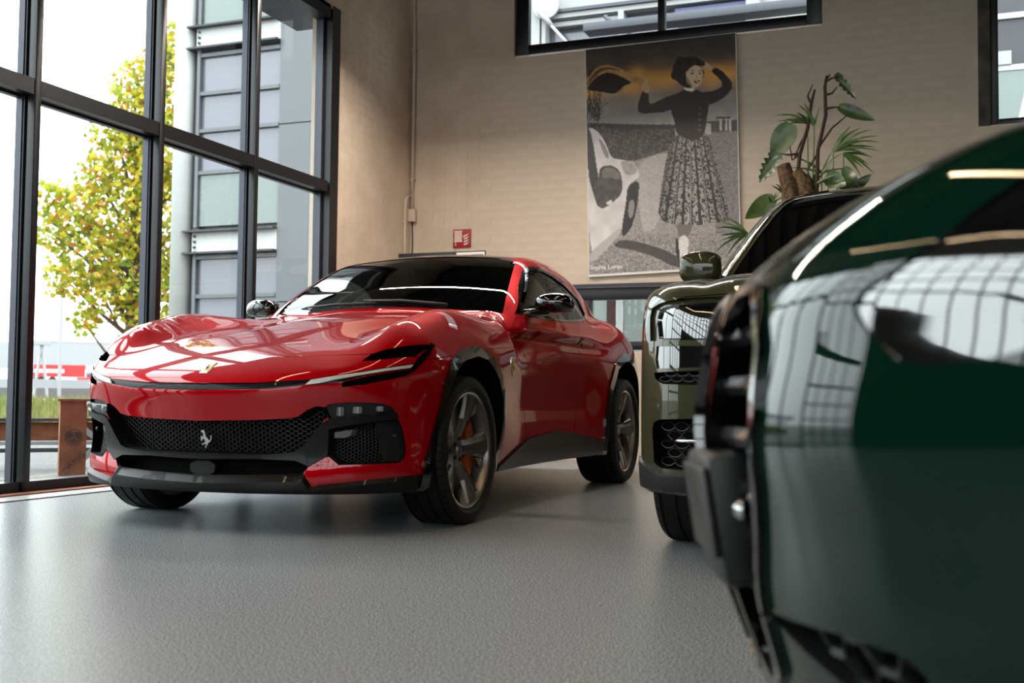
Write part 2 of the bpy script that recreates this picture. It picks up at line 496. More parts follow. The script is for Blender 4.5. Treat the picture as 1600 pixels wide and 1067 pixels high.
# ceiling: trapezoid steel deck on beams
cb = MB(); P = []
x = XL - .3
while x < XR + .2:
    P += [(x, ZC), (x + .10, ZC), (x + .13, ZC + .09), (x + .22, ZC + .09)]; x += .25
P = [(a, b) for a, b in P]; n = len(P)
V = [(a, YR - .2, b) for a, b in P] + [(a, YB + .3, b) for a, b in P]
cb.add(V, [(i, i + 1, n + i + 1, n + i) for i in range(n - 1)])
ceiling = struct(cb.build('ceiling', CEIL))
for y in (-3.2, 1.0, 5.2, 9.2):
    m_ = MB().box((XL, y - .10, ZC - .36), (XR, y + .10, ZC - .34)).box((XL, y - .01, ZC - .34), (XR, y + .01, ZC - .02)).box((XL, y - .10, ZC - .02), (XR, y + .10, ZC - .001)).build('roof_beam', FRAME, ceiling)
for nm, lab, x0, y0, x1, y1, z, m in (('led_light', 'long warm linear light hung across the hall before the poster wall', -5.2, 8.1, -1.9, 8.1, 4.15, LED2), ('led_light', 'warm linear light hung lengthwise over the gap between red and olive cars', -1.75, -1.0, -1.75, 5.6, 4.6, LED),
                                  ('led_light', 'warm linear light hung lengthwise over the red car', -4.2, -1.5, -4.2, 5.0, 4.6, LED), ('led_light', 'warm linear light hung lengthwise over the dark green car', .9, -2.5, .9, 6.0, 4.6, LED)):
    t = thing(nm, lab, 'light', (x0, y0, z), 0, 'linear lights under the roof'); L_ = math.hypot(x1 - x0, y1 - y0); t.rotation_euler = (0, 0, math.atan2(y1 - y0, x1 - x0))
    MB().box((0, -.04, .0121), (L_, .04, .07)).box((0, -.04, -.02), (L_, -.033, .0121)).box((0, .033, -.02), (L_, .04, .0121)).build('housing', FRAME, t)
    MB().box((.01, -.032, 0), (L_ - .01, .032, .0118)).build('diffuser', m, t)
    for f_ in (.08, .5, .92): MB().tube([(L_ * f_, 0, .07), (L_ * f_, 0, ZC - z)], .004, 6).build('cable', FRAME, t)

# ---- left glazing wall
G = XL - .11
w1 = bpy.data.objects.new('window_1', None); COL.objects.link(w1); struct(w1)
ys = [5.455 + 1.198 * k for k in range(-2, 3)]
for y in ys:
    f = MB().box((XL - .058, y - .027, 0), (XL, y + .027, 4.2), .003).build('mullion', FRAME, w1, auto=30)
    MB().box((XL - .075, y - .018, 0), (XL - .058, y + .018, 4.2)).build('mullion_joint', DARK, f)
    MB().box((XL - .145, y - .034, 0), (XL - .075, y + .034, 4.2)).box((XL - .10, y - .042, 0), (XL - .088, y + .042, 4.2)).build('glazing_bead', FRAME2, f)
f = MB().box((XL - .15, 9.02, 0), (XL + .004, 9.165, 4.25)).build('mullion', FRAME, w1)
MB().box((XL - .15, 8.985, 0), (XL - .075, 9.02, 4.2)).build('glazing_bead', FRAME2, f)
ed = ys + [9.02]
for a, b in zip(ed[:-1], ed[1:]):
    MB().box((XL - .10, a + .03, 2.50), (XL - .004, b - .03, 2.60)).build('transom', FRAME, w1)
    MB().box((XL - .145, a + .03, 2.485), (XL - .10, b - .03, 2.615)).build('transom_bead', FRAME2, w1)
    MB().box((XL - .145, a + .03, .01), (XL - .02, b - .03, .075)).build('bottom_rail', FRAME, w1)
    MB().box((XL - .145, a + .03, 4.12), (XL - .0, b - .03, 4.25)).build('head_rail', FRAME, w1)
    for z0, z1 in ((.075, 2.485), (2.615, 4.12)):
        MB().add([(G, a + .03, z0), (G, b - .03, z0), (G, b - .03, z1), (G, a + .03, z1)], [(0, 1, 2, 3)]).build('pane', PANE, w1)
struct(MB().box((XL - .005, YR, 0), (XL + .10, 9.16, .014)).build('trim_1', CORT))
struct(MB().box((XL + .10, YR, 0), (XL + .30, 9.16, .006)).build('trim_2', mat('edge_strip_grey', '#9a9a9c', .35)))
struct(MB().box((XL + .30, YR, 0), (XL + .312, 9.16, .002)).build('trim_3', DARK))


MB().box((XL - .75, 2.5, 4.27), (XL - .15, 9.6, 4.5)).build('head_canopy', FRAME, w1)


# ---- windows in the back wall
def window(name, x0, x1, z0, z1, fr, mulls, dep=.16, y=YB + .10, hz=(), frame_m=FRAME):
    w_ = bpy.data.objects.new(name, None); COL.objects.link(w_); struct(w_)
    for a, b, c, d in ((x0, x0 + fr, z0, z1), (x1 - fr, x1, z0, z1), (x0 + fr, x1 - fr, z0, z0 + fr * .7), (x0 + fr, x1 - fr, z1 - fr, z1)): MB().box((a, y, c), (b, y + .08, d), .004).build('frame', frame_m, w_, auto=30)
    e = [x0 + fr] + [v for m in mulls for v in (m - .035, m + .035)] + [x1 - fr]
    for m in mulls: MB().box((m - .035, y, z0 + fr * .7), (m + .035, y + .08, z1 - fr), .004).build('mullion', frame_m, w_, auto=30)
    for a, b in zip(e[::2], e[1::2]): MB().add([(a, y + .04, z0 + fr * .7), (b, y + .04, z0 + fr * .7), (b, y + .04, z1 - fr), (a, y + .04, z1 - fr)], [(0, 1, 2, 3)]).build('pane', PANE, w_)
    return w_


y_ = YB + .03
window('window_2', -4.195, -1.125, 4.15, 5.0, .14, [-2.66], y=y_)
window('window_3', -4.58, .08, 1.10, 1.72, .12, [-3.40, -2.0, -.9], y=y_)
MB().box((-4.58, YB - .015, 1.725), (.08, YB + .03, 1.755)).build('lintel_trim', FRAME2, bpy.data.objects['window_3'])
window('window_4', .32, 3.4, 3.09, 5.5, .07, [1.6], y=YB + .10)
struct(MB().box((.222, YB + .004, 3.06), (.32, YB + .29, 5.6)).build('trim_4', CONC, None))
wf_ = bpy.data.objects['window_2']
MB().box((-1.185, y_ - .03, 4.53), (-1.165, y_, 4.66), .005).build('window_handle', WHITE, wf_)
# ---- glazed sectional door nearer the viewer, then the glazed rear facade with small panes
w6 = bpy.data.objects.new('door_1', None); COL.objects.link(w6); struct(w6)
y1 = ys[0] - .04; YM = 1.3  # door length shaped so its white reflection stops short on the green car


def grid(parent, axis, c, a0, a1, z0, z1, na, nz, nm):
    f_ = (lambda d, a, z: (c + d, a, z)) if axis == 'x' else (lambda d, a, z: (a, c + d, z))

    def bx(n, d0, d1, p0, p1, q0, q1): A, B2 = f_(d0, p0, q0), f_(d1, p1, q1); MB().box(tuple(map(min, A, B2)), tuple(map(max, A, B2))).build(n, FRAME, parent)
    for k in range(na + 1): a = a0 + (a1 - a0) * k / na; bx('mullion', -.09, -.03, a - .02, a + .02, z0, z1)
    for k in range(nz + 1): z = z0 + (z1 - z0) * k / nz; bx(nm, -.085, -.025, a0, a1, z - .02, z + .02)
    MB().add([f_(-.06, a0, z0), f_(-.06, a1, z0), f_(-.06, a1, z1), f_(-.06, a0, z1)], [(0, 1, 2, 3)]).build('pane', PANE, parent)


grid(w6, 'x', XL, YM, y1, 0, 4.2, 4, 11, 'section_rail')
w7 = bpy.data.objects.new('added_window_6', None); COL.objects.link(w7); struct(w7); grid(w7, 'x', XL, YR, YM - .04, 2.2, 4.2, 14, 5, 'glazing_bar')  # unseen clerestory, added as a bright grid for the green car's lamp to reflect
struct(MB().box((XL - .3, YR - .2, 0), (XL, YM - .06, 2.18)).build('added_wall_left_lower', mat('dark_rear_wall', '#3f3b35', .8)))  # added dark wall out of view, keeps reflections below the green lamp dark
w5 = bpy.data.objects.new('window_5', None); COL.objects.link(w5); struct(w5); XF = -1.5
grid(w5, 'y', YR, XL + .05, XF, 0, 4.6, 6, 12, 'glazing_bar')
w8 = bpy.data.objects.new('added_window_7', None); COL.objects.link(w8); struct(w8); grid(w8, 'y', YR, XF + .04, XR - .1, 2.2, 4.6, 11, 6, 'glazing_bar')  # rear clerestory, also added out of view for the lamp reflections
struct(MB().box((XL - .3, YR - .2, 4.6), (XR + .2, YR, ZC)).box((XF + .02, YR - .2, 0), (XR + .2, YR, 2.18)).build('wall_front', MATS['dark_rear_wall']))  # lower box is an added dark wall for the green flank to reflect
# ---------------------------------------------------------------- outside
GND = mat('gravel_ground', '#4d4d4c', .9); noise(GND, 40, '#3c3c3b', '#5f5e5c', bump=.4)
GRASS = mat('grass_blades', '#8a9a3e', .8); noise(GRASS, 3, '#4a5c20', '#75723c')
PAVE = mat('concrete_paver', '#636059', .85); noise(PAVE, 12, '#58554f', '#6d6a63')
BW = mat('white_render', '#a9abaa', .6); BG_ = mat('grey_cladding', '#55585b', .5, .2); BP = mat('glass_panel_pale', '#5f6a67', .2, 0, .3); BGL = mat('facade_glass', '#5c5d66', .1, 0, .5); BD = mat('grey_steel', '#313335', .5, .3)
STEEL = mat('galvanised', '#8d9092', .45, .6); RUST = CORT
g_ = struct(MB().box((-150, -60, -.3), (XL - .12, 160, -.012)).build('ground', GND)); struct(MB().box((XL - .12, YB + .31, -.3), (60, 160, -.012)).build('ground_north', GND))
pm = MB().box((-.098, -.098, -.03), (.098, .098, .012), .006); pm = mesh('paver', pm.V, pm.F); pm.materials.append(PAVE)
for i in range(5):
    for k in range(15):
        o = bpy.data.objects.new('paver', pm); COL.objects.link(o); o.parent = g_; o.location = (XL - .26 - i * .204, 4.9 + k * .204 + (.1 if i % 2 else 0), -.014 + rng.uniform(-.002, .002)); o.rotation_euler = (0, 0, rng.uniform(-.01, .01))
# corten plinth with cut emblem
pl = thing('plinth', 'rust brown corten steel plinth with a round star emblem outside the window', 'plinth', (-6.26, 6.83, 0), 0)
ang = math.atan2(.64, .77)
R3 = Matrix.Rotation(math.radians(46), 4, 'Z')
pl.matrix_world = Matrix.Translation((-6.30, 6.86, -.01)) @ R3
MB().box((-.095, -.095, 0), (.095, .095, .575)).build('column', CORT, pl)
MB().box((-.115, -.115, .575), (.115, .115, .592)).build('cap', CORT, pl)
EMB = mat('burnt_black_emblem', '#2a1c18', .8)


def arcpts(r0, r1, a0, a1, n=24):
    t = np.linspace(math.radians(a0), math.radians(a1), n); return [(r1 * math.cos(a), r1 * math.sin(a)) for a in t] + [(r0 * math.cos(a), r0 * math.sin(a)) for a in t[::-1]]


fn = lambda d: (lambda u, v: (u + .005, -.095 - d, .30 + v))
em = MB()
for a in range(0, 360, 45): em.prism(arcpts(.060, .0635, a, a + 45, 8), fn(-.001), fn(.001))
for a in range(0, 360, 45): em.prism(arcpts(.0385, .041, a, a + 45, 8), fn(-.001), fn(.001))
for k in range(3):
    a = 90 + 120 * k; tip = lambda q, r: (r * math.cos(math.radians(q)), r * math.sin(math.radians(q)))
    b = a + 120; em.prism([tip(a + 60, .008)] + [tip(q, .038) for q in range(a + 9, b - 8, 8)], fn(-.001), fn(.001))
for a in range(200, 341, 14):
    for r in (.047, .054): c, s_ = math.cos(math.radians(a)) * r, math.sin(math.radians(a)) * r; em.prism([(c - .005, s_), (c, s_ + .0025), (c + .005, s_), (c, s_ - .0025)], fn(-.001), fn(.0008))
for a in list(range(-10, 60, 12)) + list(range(122, 192, 12)):
    for r in (.047, .054): c, s_ = math.cos(math.radians(a)) * r, math.sin(math.radians(a)) * r; em.prism([(c - .003, s_ - .004), (c + .003, s_ - .004), (c + .003, s_ + .004), (c - .003, s_ + .004)], fn(-.001), fn(.0008))
em.build('star_emblem', EMB, pl, label='round emblem with a three pointed star in a laurel ring')


def text(s, size, m, parent, mw, ext=.0008, name='lettering', sx=1):
    c = bpy.data.curves.new(name, 'FONT'); c.body = s; c.size = size; c.extrude = ext; c.align_x = 'CENTER'; c.align_y = 'CENTER'; c.resolution_u = 3
    o = bpy.data.objects.new(name, c); COL.objects.link(o); dg = bpy.context.evaluated_depsgraph_get()
    me = bpy.data.meshes.new_from_object(o.evaluated_get(dg)); bpy.data.objects.remove(o); me.name = name
    o = link(name, me, m, parent); o.matrix_local = mw @ Matrix.Diagonal((sx, 1, 1, 1)); return o


text('AMG', .058, EMB, pl, Matrix.Translation((.025, -.0955, .125)) @ Matrix.Rotation(math.radians(90), 4, 'X') @ Matrix.Rotation(math.radians(42), 4, 'Z'), sx=1.25)
sl = MB()
for k in range(4): u = -.085 + .010 * k; sl.prism([(u, -.262 + k * .009), (u + .007, -.262 + k * .009 + .004), (u + .022, -.245 + k * .009 + .008), (u + .014, -.245 + k * .009 + .004)], fn(-.001), fn(.0012))
sl.build('slash_marks', EMB, pl)
# low corten and steel bench beyond the plinth
bn = thing('bench', 'low grey steel bench with a rust panel behind the plinth', 'bench', (-7.15, 7.35, -.012))
bn.rotation_euler = (0, 0, math.radians(46))
for z, h, m, nm in ((.395, .03, BD, 'top_rail'), (.20, .03, STEEL, 'lower_rail'), (.14, .035, BD, 'bottom_rail')): MB().box((-2.6, -.03, z), (1.2, .03, z + h)).build(nm, m, bn)
MB().box((-2.6, .0, .235), (1.2, .02, .39)).build('rust_panel', CORT, bn)
for x in (-1.55, .25):
    MB().add([(x, -.04, .40), (x + .07, -.04, .40), (x + .34, -.04, .22), (x + .07, -.04, 0), (x, -.04, 0), (x + .24, -.04, .22), (x, .04, .40), (x + .07, .04, .40), (x + .34, .04, .22), (x + .07, .04, 0), (x, .04, 0), (x + .24, .04, .22)],
             [(0, 5, 2, 1), (5, 4, 3, 2), (6, 7, 8, 11), (11, 8, 9, 10), (0, 1, 7, 6), (1, 2, 8, 7), (2, 3, 9, 8), (3, 4, 10, 9), (4, 5, 11, 10), (5, 0, 6, 11)]).build('leg', STEEL, bn)
# tree: trunk, limbs and a cloud of single leaves
LEAF = mat('autumn_leaf', '#9aa52c', .6); n_, l_, b_ = nodes(LEAF)
oi = n_.new('ShaderNodeNewGeometry'); cr = n_.new('ShaderNodeValToRGB'); l_.new(oi.outputs['Random Per Island'], cr.inputs[0])
cr.color_ramp.elements[0].color = (*srgb('#5c7314'), 1); cr.color_ramp.elements[1].color = (*srgb('#9c5a1a'), 1); cr.color_ramp.elements[1].position = 1
for p_, c_ in ((.3, '#8a9820'), (.6, '#b2aa2c'), (.85, '#c8aa34')):
    e = cr.color_ramp.elements.new(p_); e.color = (*srgb(c_), 1)
l_.new(cr.outputs[0], b_.inputs['Base Color'])
tr_ = n_.new('ShaderNodeBsdfTranslucent'); mx = n_.new('ShaderNodeMixShader'); mx.inputs[0].default_value = .4; l_.new(cr.outputs[0], tr_.inputs[0]); l_.new(b_.outputs[0], mx.inputs[1]); l_.new(tr_.outputs[0], mx.inputs[2]); l_.new(mx.outputs[0], n_['Material Output'].inputs[0])
BARK = mat('bark', '#4b4238', .9)
tree = thing('maple_tree', 'autumn maple with yellow green leaves outside the glass wall', 'tree', (-15.44, 18.38, -.012)); tree.scale = (1.6, 1.6, 1.72)
tk = MB().tube([(0, 0, 0), (.02, 0, 1.2), (.03, .02, 2.4), (.10, .05, 3.2), (.16, .08, 3.8)], [.11, .095, .075, .045, .015], 12).build('trunk', BARK, tree, smooth=True)
rt = np.random.default_rng(11); limbs = []
RT = np.array([.76, .65, 0])  # across the view
blobs = [(.45, 4.5, .35), (.25, 4.2, .38), (-.05, 4.0, .33), (.4, 3.8, .5), (0, 3.6, .45), (-.28, 3.4, .33), (.3, 3.2, .65), (-.1, 2.95, .5), (-.45, 2.85, .3), (-.98, 2.6, .22), (-.68, 2.45, .38), (-.2, 2.4, .55), (.35, 2.4, .65), (-.98, 2.2, .28), (-.5, 1.95, .5), (.05, 1.8, .6), (.5, 1.7, .5), (-.78, 1.65, .3), (-.35, 1.5, .4), (.15, 1.3, .35), (-.55, 1.15, .2), (.7, 3.0, .5), (.8, 2.2, .5), (-1.15, 2.42, .12)]
LV, LF = [], []
shape = [(0, 0), (.28, .16), (.5, .05), (.46, .30), (.72, .52), (.36, .52), (.22, .82), (0, 1.05), (-.22, .82), (-.36, .52), (-.72, .52), (-.46, .30), (-.5, .05), (-.28, .16)]
for bx, bz, br in blobs:
    limb = MB().tube([(0, 0, max(1.0, bz - .9)), tuple(RT * bx * .5 + [0, 0, bz - .35]), tuple(RT * bx + [0, 0, bz])], [.03, .02, .008], 6).build('limb', BARK, tree, smooth=True)
    cnt = int(420 * br * br / .25)
    d = rt.normal(size=(cnt, 3)); d /= np.linalg.norm(d, axis=1)[:, None]; rr = br * rt.uniform(.25, 1.08, cnt) ** .6
    C = RT * bx + np.array([0, 0, bz]) + d * rr[:, None] * [1, 1, .85]
    for c in C:
        q = Matrix.Rotation(rt.uniform(0, 6.28), 3, 'Z') @ Matrix.Rotation(rt.uniform(.6, 2.4), 3, 'X') @ Matrix.Rotation(rt.uniform(-.8, .8), 3, 'Y'); s_ = rt.uniform(.050, .085); o = len(LV)
        for u, v in shape: p = q @ Vector((u * s_, v * s_, abs(u) * s_ * .25)); LV.append((c[0] + p.x, c[1] + p.y, c[2] + p.z))
        LF.append(tuple(range(o, o + len(shape))))
lo = MB().add(LV, LF).build('leaves', LEAF, tree); lo['kind'] = 'stuff'

# neighbouring office block
Y0 = 15.3
ob = thing('office_building', 'pale office block with a round white column and grey window frames', 'building', (-10.5, Y0, -.012))


def P_(name, m, a, b, bev=0): return MB().box((a[0] + 10.5, a[1] - Y0, a[2]), (b[0] + 10.5, b[1] - Y0, b[2]), bev).build(name, m, ob)


c_ = MB().tube([(-11.93 + 10.5, .05, 0), (-11.93 + 10.5, .05, 12)], .17, 24).build('round_column', BW, ob, smooth=True)
P_('wall', BG_, (-11.90, Y0 + .12, 0), (-9.0, Y0 + .5, 12))
for z in (-.45, 2.96, 6.36, 9.7):
    P_('floor_beam', BW, (-11.66, Y0 - .02, z - .02), (-10.03, Y0 + .12, z + .33))
    P_('flange', BD, (-11.78, Y0 - .14, z - .05), (-10.03, Y0 + .12, z - .02)); P_('flange', BD, (-11.78, Y0 - .14, z + .31), (-10.03, Y0 + .12, z + .34))
    for k in range(3): MB().lathe([(0, -.035), (.022, -.035), (.022, 0)], 8, 1, c=(-11.60 + 10.5, -.02, z + .07 + .09 * k)).build('beam_bolt', BD, ob)
for z0 in (.0, 3.36, 6.72):
    sp, tp = z0 - .0, z0 + 2.97
    P_('spandrel_panel', BP, (-11.56, Y0 + .02, z0 + .02), (-10.78, Y0 + .12, z0 + .86)); P_('spandrel_panel', BP, (-10.72, Y0 + .02, z0 + .02), (-10.04, Y0 + .12, z0 + .86))
    for x in (-11.63, -10.75): P_('window_frame', BG_, (x, Y0 - .03, z0), (x + .06, Y0 + .12, tp))
    for z in (z0 + .87, z0 + 1.57, z0 + 2.19, z0 + 2.83): P_('window_frame', BG_, (-11.57, Y0 - .02, z), (-10.04, Y0 + .12, z + .06))
    for a, b in ((z0 + .93, z0 + 1.57), (z0 + 1.63, z0 + 2.19), (z0 + 2.25, z0 + 2.83)):
        for x0, x1 in ((-11.56, -10.76), (-10.68, -10.04)): P_('window_pane', BGL, (x0, Y0 + .04, a), (x1, Y0 + .12, b))
for k, z in enumerate((-.1, 2.1, 4.95, 7.8)): P_('grey_pilaster', BG_, (-10.02, Y0 - .03, z + .008), (-9.36, Y0 + .1, z + (2.19 if k == 0 else 2.84)))
P_('white_return', BW, (-9.355, Y0 - .03, 0), (-8.6, Y0 + .1, 12))
# canopy and rooflights seen through the high window of the back wall
cn = thing('canopy', 'pale steel canopy with a white tie rod beyond the high window', 'canopy', (-4.0, 15.0, 0))
CW = lambda n, m, a, b, bev=0: MB().box((a[0] + 4.0, a[1] - 15.0, a[2]), (b[0] + 4.0, b[1] - 15.0, b[2]), bev).build(n, m, cn, auto=30 if bev else None)
CWM = mat('canopy_white', '#8f9090', .6); CWG = mat('canopy_glass', '#5d5f68', .15, 0, .3); CWD = mat('canopy_grey', '#3c3f46', .6)
CW('wall_panel', CWM, (-6.6, 15.0, 3.0), (-5.50, 15.3, 8.0)); CW('wall_panel', CWM, (-5.50, 15.25, 6.14), (-1.0, 15.3, 8.0)); CW('glass_strip', CWG, (-5.5, 15.22, 3.0), (-2.4, 15.27, 6.14)); CW('clear_strip', CWM, (-2.4, 15.22, 3.0), (-1.0, 15.27, 6.14))
CW('cornice', CWD, (-5.30, 14.98, 6.105), (-2.5, 15.2, 6.150)); CW('cornice', CWM, (-5.30, 15.02, 6.03), (-2.5, 15.2, 6.10)); CW('cornice', CWD, (-5.34, 15.05, 6.005), (-4.34, 15.2, 6.03)); CW('window_head', CWM, (-5.34, 15.08, 5.93), (-4.34, 15.2, 6.0)); CW('window_head', CWD, (-5.34, 15.07, 5.915), (-4.34, 15.1, 5.93))
CW('post', CWM, (-5.47, 15.0, 3.0), (-5.41, 15.2, 6.1)); CW('post', CWM, (-4.335, 15.0, 3.0), (-4.255, 15.2, 6.03)); CW('post', CWM, (-2.56, 15.0, 3.0), (-2.38, 15.2, 6.2))
CW('blue_banner', mat('banner_blue', '#5d6488', .6), (-3.55, 15.1, 5.8), (-2.58, 15.15, 6.0)); CW('banner_mark', CWM, (-3.0, 15.09, 5.83), (-2.86, 15.10, 5.875))
CW('awning', CWD, (-4.72, 14.6, 5.66), (-1.2, 14.9, 5.775), .01); MB().tube([(-.48, -.15, 5.92), (-.36, -.2, 5.80)], .03, 8).build('awning_strut', CWD, cn, smooth=True)
MB().lathe([(0, -.02), (.20, -.02), (.20, .02), (0, .02)], 32, 1, c=(-1.38, -.06, 6.21)).build('gusset_plate', CWM, cn, auto=40)
MB().tube([(-1.47, -.12, 6.13), (-1.27, -.16, 5.88)], .038, 12).build('rod_sleeve', CWM, cn, smooth=True); MB().tube([(-1.28, -.16, 5.89), (-.85, -.2, 5.40)], .022, 12).build('tie_rod', CWM, cn, smooth=True)
yd = thing('brick_outbuilding', 'plum brick outbuilding with white frames beyond the low window', 'building', (-4.9, 17.0, -.012))
MB().box((-2.2, 0.02, 0), (5.2, .2, 3.2)).build('wall', BG_, yd)
for x, w_, m in ((-.50, .07, BD), (-.15, .14, mat('plum_brick', '#3d2022', .8)), (.0, .11, BW), (.62, .10, BW), (1.6, .12, BW)): MB().box((x, -.06, 0), (x + w_, .02, 2.6)).build('pier', m, yd)
for x, w_ in ((-1.1, .55), (-.43, .27), (.12, .48), (.75, .8)): MB().box((x, -.03, .5), (x + w_, .02, 2.4)).build('window_pane', mat('yard_glass', '#4d5a50', .15, 0, .4) if x == -1.1 else MATS['yard_glass'], yd)
rb = thing('grey_office_block', 'dark grey office block with pale floor bands beyond the right window', 'building', (3.2, 19.0, -.012))
MB().box((-3.0, 0, 0), (6, 4, 12)).build('wall', mat('grey_facade', '#2c2b30', .4), rb)
for z in (3.4, 5.79, 6.61, 8.0): MB().box((-3.0, -.05, z), (6, 0, z + .085)).build('floor_band', BW, rb)
MB().box((-3.0, -.03, 3.5), (6, 0, 5.79)).build('glass_band', BP, rb); MB().box((-2.62, -.08, 5.88), (-2.33, -.03, 6.09)).build('bright_sign', mat('white_sign', '#8f9a98', .5), rb)
# far side: grass bank, guard rail, lorry, car, gantry, viaduct
gr = MB(); rg_ = np.random.default_rng(3); V, F = [], []
for _ in range(9000):
    x, y = rg_.uniform(-24, -15), rg_.uniform(14, 23); h = rg_.uniform(.10, .32); a = rg_.uniform(0, 3.14); zb = .10 + .18 * min(1, max(0, (math.hypot(x, y) - 23) / 6)); o = len(V); dx, dy = math.cos(a) * .03, math.sin(a) * .03
    V += [(x - dx, y - dy, zb - .1), (x + dx, y + dy, zb - .1), (x + rg_.normal(0, .06), y + rg_.normal(0, .06), zb + h)]; F.append((o, o + 1, o + 2))
gm = link('grass', mesh('grass', V, F), GRASS); tag(gm, 'long pale grass on the bank beyond the bench', 'grass', kind='stuff')
struct(MB().add([(-16, 11.5, -.02), (-9, 21, -.02), (-16, 26, .28), (-26, 17, .28)], [(0, 1, 2, 3)]).build('ground_bank', GRASS))
D45 = Matrix.Rotation(math.radians(46), 4, 'Z')


def far(name, label, cat, r, az, group=None):
    a = math.radians(az); t = thing(name, label, cat, (-math.sin(a) * r, math.cos(a) * r, -.012), math.radians(az), group); return t


gd = far('guard_rail', 'grey steel guard rail along the far road', 'guard rail', 42, 44)
MB().box((-14, -.05, .75), (12, .05, 1.05)).build('rail', STEEL, gd)
for k in range(9): MB().box((-13 + 3 * k, .05, 0), (-12.9 + 3 * k, .15, 1.0)).build('post', STEEL, gd)
lr = far('lorry', 'red and white lorry on the far road behind the guard rail', 'truck', 112, 43.2); lr.location.z = 1.05
LR = mat('lorry_red', '#b01c1c', .5)
MB().box((-2.2, 0, .9), (2.2, 2.4, 2.0)).build('cargo_box', LR, lr); MB().box((-2.22, -.02, 1.25), (.4, 0, 1.6)).build('white_panel', BW, lr); MB().box((2.3, .1, .6), (3.6, 2.3, 2.0)).build('cab', BW, lr)
for x in (-1.5, -.6, 2.9): MB().lathe([(0, -.1), (.45, -.1), (.45, .15), (0, .15)], 20, 1, c=(x, .1, .45)).build('wheel', RUB, lr)
fc = far('red_hatchback', 'small red car passing on the far road', 'car', 98, 41.35); fc.location.z = .95
MB().box((-1.9, 0, .3), (1.9, 1.7, .85), .15).build('body', LR, fc); MB().box((-1.2, .1, .85), (1.0, 1.6, 1.35), .18).build('cabin', BGL, fc)
for x in (-1.2, 1.2): MB().lathe([(0, -.05), (.32, -.05), (.32, .2), (0, .2)], 20, 1, c=(x, .05, .32)).build('wheel', RUB, fc)
MB().box((-14, -4, -1.3), (14, 8, -.02)).build('road_bed', GND, lr)
va = far('viaduct', 'long grey concrete viaduct on the horizon', 'bridge', 190, 42)
MB().box((-90, 0, 4.2), (90, 6, 8.2)).build('deck', STEEL, va)
for k in range(16): MB().box((-78 + 10 * k, 1, 0), (-76.5 + 10 * k, 4, 4.2)).build('pier', BG_, va)
gt = far('road_gantry', 'thin steel road gantry with a sign box in front of the viaduct', 'gantry', 60, 42.2)
for x in (-1.9,):
    MB().tube([(x - .35, 0, 0), (x, 0, 3.0)], .07, 8).build('post', STEEL, gt); MB().tube([(x + .35, 0, 0), (x, 0, 3.0)], .07, 8).build('post', STEEL, gt); MB().box((x - .45, -.3, 2.9), (x + .45, .3, 3.1)).build('post_head', STEEL, gt)
MB().box((-1.9, -.08, 3.0), (3.4, .08, 3.12)).build('beam', STEEL, gt); MB().box((1.6, -.2, 2.4), (3.2, .1, 3.5)).build('sign_box', BD, gt)
lp = far('lamp_post', 'thin grey lamp post rising beside the gantry', 'lamp post', 40, 43.2); MB().tube([(0, 0, 0), (0, 0, 5.5)], [.06, .04], 8).build('pole', STEEL, lp); MB().box((-.1, -.5, 5.45), (.1, .1, 5.55)).build('lamp_head', STEEL, lp)
# ---------------------------------------------------------------- red coupe body (x forward from the front axle, y left, z up)
rTc = spl([(-4.4, 1.02), (-4.0, 1.11), (-3.5, 1.165), (-3.0, 1.185), (-2.4, 1.165), (-1.8, 1.16), (-1.2, 1.165), (-1.0, 1.15), (-.7, 1.115), (-.28, 1.045), (0, .99), (.4, .895), (.62, .832), (.74, .785), (.83, .735), (.9, .672), (.95, .61)])
rWm = spl([(-4.4, .70), (-3.9, .86), (-3.5, .965), (-3.25, 1.0), (-3.0, 1.01), (-2.6, 1.003), (-2.2, .975), (-1.7, .952), (-1.2, .948), (-.7, .965), (-.3, .99), (0, 1.003), (.3, 1.002), (.6, .99), (.9, .96)])
rNp = spl([(0, 0), (.2, .008), (.4, .04), (.55, .085), (.7, .155), (.8, .225), (.88, .305), (.95, .41), (1.0, .54), (1.05, .7)])
rNz = spl([(.1, .82), (.2, .858), (.26, .86), (.33, .85), (.42, .856), (.52, .872), (.6, .89), (.66, .898), (.70, .895), (.78, .87), (.9, .80)])
rGc = spl([(-.7, .98), (-.9, 1.105), (-1.05, 1.25), (-1.195, 1.345), (-1.36, 1.438), (-1.554, 1.53), (-1.75, 1.585), (-2.0, 1.61), (-2.3, 1.612), (-2.7, 1.568), (-3.1, 1.488), (-3.5, 1.378), (-3.8, 1.28), (-4.2, 1.13)])
rGw = spl([(-.8, .845), (-1.0, .86), (-1.2, .872), (-1.6, .90), (-2.1, .90), (-2.5, .875), (-2.9, .81), (-3.3, .72), (-3.8, .6)])


